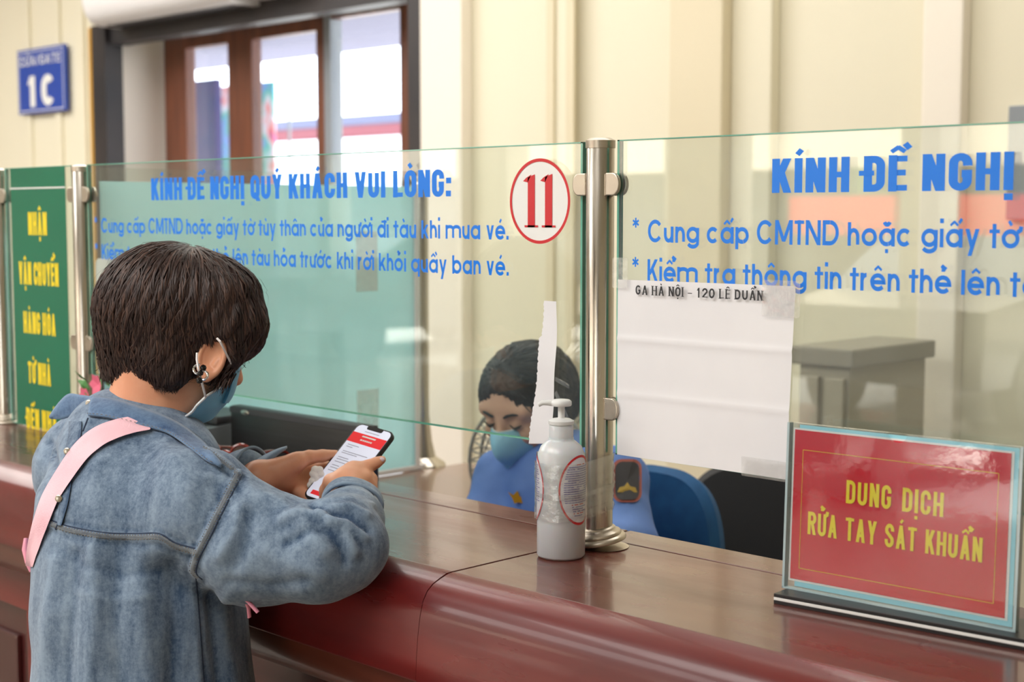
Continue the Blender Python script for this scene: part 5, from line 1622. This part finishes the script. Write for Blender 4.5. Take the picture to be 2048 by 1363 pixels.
# ---- phone in the hands
ph_l = nrm(.077 * RV + .104 * UV + .076 * FV); ph_s = .054 * RV - .0125 * UV - .0376 * FV; ph_s = nrm(ph_s - ph_l * (ph_s @ ph_l)); ph_n = nrm(np.cross(ph_s, ph_l))
if ph_n @ FV > 0: ph_n = -ph_n
PC = P(698, 927, 2.160)
ph = empty('smartphone', PC); tag(ph, 'black smartphone with a white and red screen held in both hands', 'phone')
def pplate(w_, h_, r_, off, th_, m, name, par, cx=0, cy=0, n=6):
    mb = MB(); plate(mb, rrect(w_, h_, r_, n, cx, cy), Vector(ph_n) * off, ph_s, ph_l, ph_n, th_)
    return mb.build(name, m, par)
pw, phh = .0715, .148
b_ = pplate(pw, phh, .011, -.008, .008, M['black'], 'case', ph); md = b_.modifiers.new('bevel', 'BEVEL'); md.width = .0018; md.segments = 3; md.limit_method = 'ANGLE'
scm = mat('lit_screen', srgb(214, 218, 236), .15, emis=srgb(214, 218, 236), es=.35, coat=.3)
sc_ = pplate(pw - .006, phh - .006, .0085, .00005, .0003, scm, 'screen', ph)
scr = mat('red_screen_band', srgb(220, 50, 56), .2, emis=srgb(220, 50, 56), es=.3)
pplate(pw - .006, .0185, .0002, .0004, .0002, scr, 'header_band', sc_, cy=.0465, n=1)
pplate(.024, .0075, .0002, .0004, .0002, scr, 'button_band', sc_, cx=-.013, cy=-.0625, n=1)
pplate(.030, .0075, .003, .0004, .0003, M['black'], 'notch', sc_, cy=.0690)
bars('screen_text', [(-.026, -.004, .031), (-.026, -.014, .027), (-.026, .022, .018), (-.026, .004, .0145), (-.026, -.006, .006), (-.026, -.002, .002), (-.026, .022, -.003), (-.026, -.012, -.010), (-.026, .0, -.0145), (-.026, .020, -.020), (-.014, .014, .0600)], Vector(ph_n) * .0007, ph_s, ph_l, .0010, M['greyink'], sc_)
bars('screen_text', [(-.012, .014, .0500), (-.011, -.007, .0430), (-.0062, -.0035, .0430), (-.0028, .0005, .0430), (.0012, .0040, .0430), (.0047, .0075, .0430), (.0082, .0115, .0430)], Vector(ph_n) * .0008, ph_s, ph_l, .0026, M['whitev'], sc_)

# white crocheted charm hanging in the palm
tc_ = empty('phone_charm', P(636, 952, 2.17)); tag(tc_, 'small white crochet flower charm in the palm beside the phone', 'charm')
m_w = mat('white_yarn', srgb(250, 248, 242), .8, bump=.5, bscale=700)
fl_ = []
for (cx_, cy_) in ((634, 945), (629, 968)):
    for k in range(5):
        a = 2 * PI * k / 5 + .4
        fl_.append(EL(P(cx_ + 8 * math.cos(a), cy_ + 8 * math.sin(a), 2.158), (RV, UV, FV), (.0056, .0056, .004), .0015))
CV, CF = sdf_mesh(fl_, .0011)
obj_np('petals', CV - P(636, 952, 2.17), CF, m_w, tc_)

# ---- sunglasses on the counter
gp = atZ(452, 912, CT + .022)
sgl = empty('sunglasses', (gp[0], gp[1], CT)); tag(sgl, 'tortoiseshell red sunglasses lying on the counter beside the denim sleeve', 'sunglasses')
M['tort'] = mat('red_brown_acetate', srgb(150, 48, 32), .12, var=srgb(96, 30, 24), vscale=60, coat=.5)
mb = MB()
for s in (-1, 1):
    mb.tube([(s * .034 + .024 * math.cos(R(a)), .0, .024 + .021 * math.sin(R(a))) for a in range(0, 360, 15)], .0030, 8, closed=True)
mb.tube([(-.012, 0, .028), (0, -.001, .032), (.012, 0, .028)], .0026, 8)
mb.build('frame', M['tort'], sgl, smooth=True)
for s in (-1, 1):
    MB().tube([(s * .058, .001, .030), (s * .059, .05, .028), (s * .057, .10, .020), (s * .055, .128, .006)], [.0032, .0028, .0026, .003], 8).build('temple', M['tort'], sgl, smooth=True)
    MB().lathe([(.0235, -.0006), (.0235, .0006)], (s * .034, 0, .024), 28, mat4=Matrix.Rotation(PI / 2, 4, 'X') @ Matrix.Diagonal((1, .9, 1, 1))).build('lens', mat('brown_lens', srgb(60, 34, 26), .05), sgl)
    MB().box(s * .058 - .003, s * .058 + .003, -.002, .004, .027, .035, bev=.001).build('hinge', mat('gold_metal', srgb(220, 180, 110), .2, metal=1), sgl)
sgl.rotation_euler = (0, 0, R(20))

# ---- pink flower in a pot on the rear strip
fpp = atY(205, 800, 1.56)
fwp = empty('potted_flower', (-2.50, 1.43, CT)); tag(fwp, 'small pot of pink flowers with green leaves behind the customer, by the left screen', 'plant')
fwp.scale = (1.3, 1.3, 1.3)
MB().lathe([(.020, 0), (.026, .045), (.028, .045), (.028, .05), (.024, .05)], n=24).build('pot', M['whitev'], fwp, smooth=True, auto=50)
MB().tube([(0, 0, .04), (-.005, -.005, .07), (-.03, -.01, .085)], .0015, 6).tube([(0, 0, .04), (.02, 0, .08)], .0015, 6).build('stem', mat('stem_green', srgb(80, 120, 60), .6), fwp)
lv = mat('leaf_green', srgb(70, 130, 60), .5)
for k in range(7):
    a = k * 2.4; r_ = .03 + .012 * (k % 3); c = Vector((r_ * math.cos(a) * .7, r_ * math.sin(a) * .4, .075 + .014 * (k % 3)))
    mb = MB(); dr = Vector((math.cos(a), math.sin(a) * .5, .4)).normalized(); sd = dr.cross(Vector((0, 1, 0))).normalized()
    mb.add([c, c + dr * .014 + sd * .009, c + dr * .034, c + dr * .014 - sd * .009, c + dr * .016 + Vector((0, -.004, 0))], [(0, 1, 4), (1, 2, 4), (2, 3, 4), (3, 0, 4)])
    mb.build('leaf', lv, fwp)
for cx_, cz_ in ((-.030, .078), (.004, .100)):
    mb = MB()
    for k in range(6):
        a = 2 * PI * k / 6; dr = Vector((math.cos(a), -.3, math.sin(a))).normalized(); sd = dr.cross(Vector((0, 1, 0))).normalized(); c = Vector((cx_, -.008, cz_))
        mb.add([c, c + dr * .010 + sd * .008, c + dr * .018, c + dr * .010 - sd * .008], [(0, 1, 2, 3)])
    mb.build('blossom', mat('pink_petal', srgb(232, 110, 140), .5), fwp)

# ================================================================ the clerk
hc = nrm(-.62 * RV - .78 * _fh)
FRC = frame(hc, 24, 0)
CO = P(1052, 802, 2.84)
ck = empty('person', (-1.93, 2.14, 0)); KB = Vector(ck.location)
tag(ck, 'clerk in a blue uniform shirt and face mask seated behind the counter', 'person')
pr, CT_ = head_prims(CO, FRC, 1.0, neck_to=P(1118, 940, 2.86), nr=.050)
cb = list(pr)
ctor = P(1128, 1030, 2.86)
rs, ls = P(1012, 962, 2.90), P(1218, 962, 2.74)
re, le = P(960, 1075, 2.80), P(1250, 1085, 2.64)
rw, lw = P(1030, 1092, 2.54), P(1150, 1105, 2.50)
cpel = np.array([ctor[0] - .02, ctor[1] + .10, .60])
cb += [RC(P(1118, 940, 2.86), ctor, .06, .09, .05), RC(ctor, cpel, .09, .12, .05), RC(rs, ls, .045, .045, .04),
       RC(rs, re, .042, .036, .02), RC(re, rw, .034, .024, .015), RC(ls, le, .042, .036, .02), RC(le, lw, .034, .024, .015)]
for sgn, w_ in ((1, rw), (-1, lw)):
    dr = nrm([(.15 if w_ is rw else -.15), -1, -.02]); sd = np.cross(dr, [0, 0, 1]) * (1 if w_ is rw else -1)
    kc = w_ + dr * .075
    cb += [RC(w_, kc, .022, .017, .01, sq=(0, 0, 1), f=.7), RC(w_ + dr * .02, kc + sd * .022, .016, .012, .01), RC(w_ + dr * .02, kc - sd * .022, .016, .012, .01)]
    for j, (o_, l_) in enumerate(((-.028, .060), (-.0095, .072), (.0095, .076), (.028, .068))):
        a = kc + sd * o_; b = a + dr * l_ * .55 + sd * o_ * .25 + np.array([0, 0, .004]); c = b + dr * l_ * .45 + np.array([0, 0, -.014])
        cb += chain([a, b, c], [.0092, .0082, .0068])
    a = w_ + dr * .02 - sd * .02
    cb += chain([a, a - sd * .022 + dr * .03, a - sd * .026 + dr * .055], [.0125, .0100, .0080])
for sgn in (1, -1):
    s2 = FRC[0] * [1, 1, 0]; hp_ = cpel + nrm(s2) * .08 * sgn; kn = hp_ + np.array([0, -.40, 0.0]); kn[1] = max(kn[1], 1.78); an = np.array([kn[0], kn[1] + .04, .09])
    cb += [RC(hp_, kn, .08, .055, .03), RC(kn, an, .052, .036, .02), RC(an + np.array([0, .02, -.04]), an + np.array([0, -.12, -.05]), .034, .026, .02)]
KV, KF = sdf_mesh(cb, .0042); KV = relax(KV, KF, 1, .4)
obj_np('body', KV - np.array(KB), KF, M['skin2'], ck)
# hair
ch = [EL(CT_(0, -.014, .022), FRC, (.086, .102, .088), .01), RC(CT_(0, -.075, -.01), CT_(0, -.092, -.05), .055, .046, .03),
      RC(CT_(.068, .0, .01), CT_(.070, -.01, -.040), .028, .014, .02), RC(CT_(-.068, .0, .01), CT_(-.070, -.01, -.040), .028, .014, .02),
      EL(CT_(0, .108, -.012), FRC, (.066, .062, .080), .018, op='s'), EL(CT_(0, .02, -.12), FRC, (.09, .06, .07), .02, op='s')]
KHV, KHF = sdf_mesh(ch, .0045)
KHN = vnormals(KHV, KHF); q = KHV - CT_(0, .06, .12)
KHV = KHV + KHN * (.0016 * np.sin(np.arctan2(q @ FRC[0], q @ FRC[1]) * 40))[:, None]
kh = obj_np('hair', KHV - np.array(KB), KHF, hairb[0], ck)
bvK = bvh_of(KHV, KHF); rr = random.Random(6)
part_ = CT_(.0, .075, .095); bun = CT_(0, -.12, -.06)
fieldK = lambda q: nrm(bun - np.array(q)) + np.array([0, 0, -.5]) + nrm(np.array(q) - part_) * .5
s_ = strands(bvK, [KHV[rr.randrange(len(KHV))] for _ in range(1500)], fieldK, .08, 7, .003, .003, 'hair_strands', hairb, None, 3, jit=.12)
s_.parent = kh; relto(s_, KB)
# eyes, brows, lashes
ey = MB(); lsh = MB(); brw = MB()
for e in (1, -1):
    ey.tube([CT_(e * .022, .0805, -.0085), CT_(e * .031, .0845, -.0095), CT_(e * .040, .0795, -.0085)], [.0010, .0022, .0010], 8)
    lsh.tube([CT_(e * .018, .081, -.004), CT_(e * .031, .0875, -.0065), CT_(e * .045, .079, -.0035)], [.0010, .0018, .0010], 6)
    brw.tube([CT_(e * .013, .0865, .014), CT_(e * .022, .0870, .019), CT_(e * .034, .0835, .021), CT_(e * .048, .0740, .016)], [.0022, .0030, .0028, .001], 6)
relto(ey.build('eye', M['black'], ck, smooth=True), KB); relto(lsh.build('eyelashes', hairb[2], ck, smooth=True), KB); relto(brw.build('eyebrow', hairb[2], ck, smooth=True), KB)
# mask
f_near = [CT_(-.066, .022, -.020), CT_(-.068, .020, -.045), CT_(-.064, .020, -.070), CT_(-.050, .030, -.098)]
f_far = [CT_(.066, .022, -.020), CT_(.068, .020, -.045), CT_(.064, .020, -.070), CT_(.050, .030, -.098)]
f_rdg = [CT_(0, .100, -.010), CT_(0, .122, -.036), CT_(0, .112, -.070), CT_(0, .090, -.108), CT_(0, .070, -.118)]
mk2 = mask(f_near, f_rdg, f_far, mat('sky_blue_mask_fabric', srgb(150, 208, 236), .6, bump=.2, bscale=160), ck, KB, pleat=.0018)
mb = MB()
for e in (1, -1): mb.tube([CT_(e * .067, .022, -.022), CT_(e * .078, -.0, .0), CT_(e * .080, -.014, .006)], .0012, 6).tube([CT_(e * .062, .022, -.078), CT_(e * .078, -.004, -.04), CT_(e * .080, -.014, -.02)], .0012, 6)
e_ = mb.build('ear_loop', M['loop'], None, smooth=True); e_.parent = mk2; relto(e_, KB)
# uniform shirt
M['uni'] = mat('blue_uniform_cotton', srgb(104, 138, 204), .75, var=srgb(88, 122, 190), vscale=14, bump=.25, bscale=40)
kj = [RC(ctor + np.array([0, 0, .04]), cpel + np.array([0, 0, .05]), .122, .140, .04), RC(rs, ls, .062, .062, .05), RC(P(1112, 955, 2.85), ctor, .07, .11, .05),
      RC(rs, re, .060, .052, .03), RC(ls, le, .064, .056, .03), RC(re, re * .35 + rw * .65, .050, .040, .02), RC(le, le * .35 + lw * .65, .052, .040, .02)]
UVv, UF = sdf_mesh(kj, .0065); UVv = relax(UVv, UF, 2)
UN = vnormals(UVv, UF)
UVv = UVv + UN * np.array([noise.noise(Vector((a * 12, b * 12, c * 16))) * .007 + noise.noise(Vector((a * 30, b * 30, c * 30))) * .0025 for a, b, c in UVv])[:, None]
us = obj_np('uniform_shirt', UVv - np.array(KB), UF, M['uni'], ck)
bvU = bvh_of(UVv, UF)
def upart(o): o.parent = us; relto(o, KB); return o
# shirt collar
nkb = P(1116, 925, 2.855); fwd = FRC[1] * [1, 1, 0]; fwd = nrm(fwd); sdc = np.cross(fwd, [0, 0, 1])
for e in (1, -1):
    rg_ = [nkb + (fwd * math.cos(R(a)) + sdc * e * math.sin(R(a))) * .060 + np.array([0, 0, .004 - .012 * math.cos(R(a))]) for a in range(5, 181, 15)]
    rb_ = [nkb + (fwd * math.cos(R(a)) + sdc * e * math.sin(R(a))) * (.074 + .020 * max(0, math.cos(R(a)))) + np.array([0, 0, -.026 - .050 * max(0, math.cos(R(a - 15)))]) for a in range(5, 181, 15)]
    upart(band(rg_, rb_, M['uni'], 'collar', n=20, roll=0))
# gold pin and shoulder patch
h = cast(bvU, 1035, 993)
if h:
    c_ = h[0] + Vector(-FV) * .003; mb = MB()
    plate(mb, [(-.018, .010), (-.008, .004), (.0, .012), (.004, .002), (.018, -.006), (.012, -.012), (.002, -.010), (-.006, -.012), (-.010, -.002)], c_, RV, UV, -FV, .003)
    upart(mb.build('gold_pin', mat('gold_badge', srgb(224, 172, 50), .3, metal=.6), None))['label'] = 'gold winged badge'
def patch(cx, cy, w_, h_, m, name, off, par, outline=None):
    pts = outline or rrect(w_, h_, min(w_, h_) * .3, 4)
    v = []
    last = None
    for a, b in [(0, 0)] + pts:
        hh = cast(bvU, cx + a, cy - b)
        last = hh[0] if hh else last
        if last is None: last = Vector(P(cx, cy, 2.66))
        v.append(last + Vector(-FV) * off)
    n = len(pts)
    o = MB().add(v, [(0, i + 1, (i + 1) % n + 1) for i in range(n)]).build(name, m, None)
    upart(o); 
    return o
patch(1254, 960, 58, 86, mat('orange_piping', srgb(170, 96, 84), .7), 'shoulder_patch', .004, us)
patch(1254, 960, 48, 76, mat('navy_patch', srgb(60, 58, 62), .7), 'shoulder_patch_field', .006, us)
patch(1254, 975, 40, 12, mat('yellow_embroidery', srgb(176, 146, 62), .7), 'shoulder_patch_emblem', .008, us, [(-20, -8), (20, -8), (16, 2), (6, 4), (0, 12), (-6, 4), (-16, 2)])
cloth = [RC(cpel + nrm(FRC[0] * [1, 1, 0]) * .08 * s, np.array([(cpel + nrm(FRC[0] * [1, 1, 0]) * .08 * s)[0], max(cpel[1] - .4, 1.78), .60]), .095, .07, .03) for s in (1, -1)]
TV, TF = sdf_mesh(cloth, .012); obj_np('trousers', TV - np.array(KB), TF, mat('navy_trousers', srgb(36, 42, 60), .8), ck)

# ---- chairs, fan and things behind the clerk
def office_chair(name, loc, rz, w_, h_, m, label, zb):
    c = empty(name, loc, rz); tag(c, label, 'chair')
    n, K = 20, 16; v = []; f = []
    ol = []
    for i in range(64):
        a = 2 * PI * i / 64; ex = 2 / 3.2
        ol.append((w_ / 2 * math.copysign(abs(math.cos(a)) ** ex, math.cos(a)), h_ / 2 * math.copysign(abs(math.sin(a)) ** (2 / 2.6), math.sin(a))))
    for off, sc in ((-.025, .86), (-.034, .5), (-.034, .05)): pass
    layers = [(.034, .05), (.034, .6), (.026, .93), (.0, 1.0), (-.022, .95), (-.030, .6), (-.030, .05)]
    for off, s in layers:
        for a, b in ol: v.append((a * s, off + .25 * (a * s) ** 2 - .4 * (b * s) ** 2 * 0, zb + h_ / 2 + b * s))
    L_ = len(layers)
    for k in range(L_ - 1):
        for i in range(64):
            j = (i + 1) % 64; f.append((k * 64 + i, k * 64 + j, (k + 1) * 64 + j, (k + 1) * 64 + i))
    f.append(tuple(range(64))); f.append(tuple((L_ - 1) * 64 + i for i in range(64)))
    MB().add(v, f).build('backrest', m, c, smooth=True)
    MB().box(-.23, .23, -.42, .02, .44, .52, bev=.03).build('seat', m, c, smooth=True)
    MB().tube([(0, .05, zb + h_ * .5), (0, .09, zb), (0, .06, .46), (0, -.1, .43)], .018, 8, flat=.6).build('back_bracket', M['black'], c, smooth=True)
    MB().tube([(0, -.2, .44), (0, -.2, .10)], .026, 12).build('gas_lift', M['black'], c, smooth=True)
    for k in range(5):
        a = 2 * PI * k / 5
        l_ = MB().tube([(0, -.2, .11), (.27 * math.cos(a), -.2 + .27 * math.sin(a), .07)], [.022, .014], 8).build('leg', M['black'], c)
        MB().lathe([(.001, -.012), (.026, -.011), (.026, .011), (.001, .012)], (.27 * math.cos(a), -.2 + .27 * math.sin(a), .030), 16, mat4=Matrix.Rotation(PI / 2, 4, 'Y')).build('caster', M['black'], l_)
    return c
cc = P(1330, 1060, 3.0)
office_chair('office_chair', (cc[0] - .02, cc[1] + .02, 0), R(-4), .30, .40, mat('blue_chair_fabric', srgb(34, 92, 142), .8, var=srgb(28, 80, 128), vscale=30, bump=.1, bscale=400), 'blue fabric office chair behind the clerk', float(P(1352, 935, 3.0)[2]) - .40)
c2 = P(1520, 1080, 3.6)
office_chair('office_chair', (c2[0], c2[1] + .05, 0), R(28), .46, .46, mat('black_mesh_fabric', srgb(38, 38, 40), .7), 'black office chair between the blue chair and the red sign', float(P(1500, 925, 3.6)[2]) - .46)
# fan
fc = P(1068, 925, 3.38)
fn = empty('fan', (fc[0], fc[1], .93 - .93)); tag(fn, 'grey wire-caged standing fan half hidden by the clerk', 'fan')
fz = fc[2]
ax = Vector(-_fh * .75 - RV * .35).normalized(); a_ = ax.cross(Vector((0, 0, 1))).normalized(); b_ = Vector((0, 0, 1))
fr_ = .150
cage = MB()
cen = Vector((0, 0, fz))
for off, rr_ in ((.03, 1.0), (-.03, 1.0), (.05, .7), (.055, .35)):
    cage.tube([cen + ax * off + (a_ * math.cos(R(t)) + b_ * math.sin(R(t))) * fr_ * rr_ for t in range(0, 360, 10)], .0045 if rr_ == 1 else .0022, 5, closed=True)
for k in range(40):
    t = 2 * PI * k / 40; e = a_ * math.cos(t) + b_ * math.sin(t)
    cage.tube([cen + ax * .056 + e * .03, cen + ax * .052 + e * fr_ * .6, cen + ax * .03 + e * fr_, cen - ax * .03 + e * fr_, cen - ax * .05 + e * .04], .0019, 4)
cage.build('cage', mat('grey_wire', srgb(150, 150, 146), .4), fn)
for k in range(3):
    t = 2 * PI * k / 3; e = a_ * math.cos(t) + b_ * math.sin(t); g_ = a_ * math.cos(t + 1.1) + b_ * math.sin(t + 1.1)
    MB().add([cen + e * .02, cen + e * .11 + ax * .012, cen + (e + g_).normalized() * .115, cen + g_ * .07 - ax * .012, cen + g_ * .02], [(0, 1, 2, 3, 4)]).build('blade', M['grey'], fn)
MB().lathe([(.03, -.05), (.035, 0), (.03, .04), (.001, .045)], cen, 20).build('motor', M['grey'], fn, smooth=True)
MB().tube([(0, 0, fz - .03), (0, 0, .02)], .012, 10).build('pole', M['grey'], fn)
MB().lathe([(.17, 0), (.17, .015), (.03, .035), (.02, .05)], n=32).build('base', M['grey'], fn, smooth=True)
# low cabinet by the back wall and a box on the desk
cb0 = atY(1600, 690, 3.4); cb1 = atY(1700, 720, 3.4)
cbn = empty('storage_cabinet', (cb0[0], 3.4, 0)); tag(cbn, 'low beige grey cabinet against the cream wall behind the right screen', 'cabinet')
wv_ = cb1[0] - cb0[0]; hz = cb0[2]
m_c = mat('beige_grey_laminate', srgb(178, 168, 150), .45)
MB().box(0, wv_, 0, .40, 0, hz - .05, bev=.004).build('carcass', m_c, cbn)
MB().box(-.02, wv_ + .02, -.02, .42, hz - .05, hz, bev=.006).build('cabinet_top', mat('grey_top', srgb(150, 142, 128), .4), cbn)
for k in range(2):
    d_o = MB().box(.01 + k * wv_ / 2, wv_ / 2 - .01 + k * wv_ / 2, -.016, 0, .08, hz - .08, bev=.003).build('door', m_c, cbn)
    MB().box(wv_ / 2 - .035 + k * .06, wv_ / 2 - .025 + k * .06, -.035, -.016, .5, .62, bev=.002).build('handle', M['steel2'], d_o)

for o in bpy.data.objects:
    if o.name.split('.')[0] in ('hair_strands', 'flyaway_hair', 'hair_ends'): o['kind'] = 'stuff'
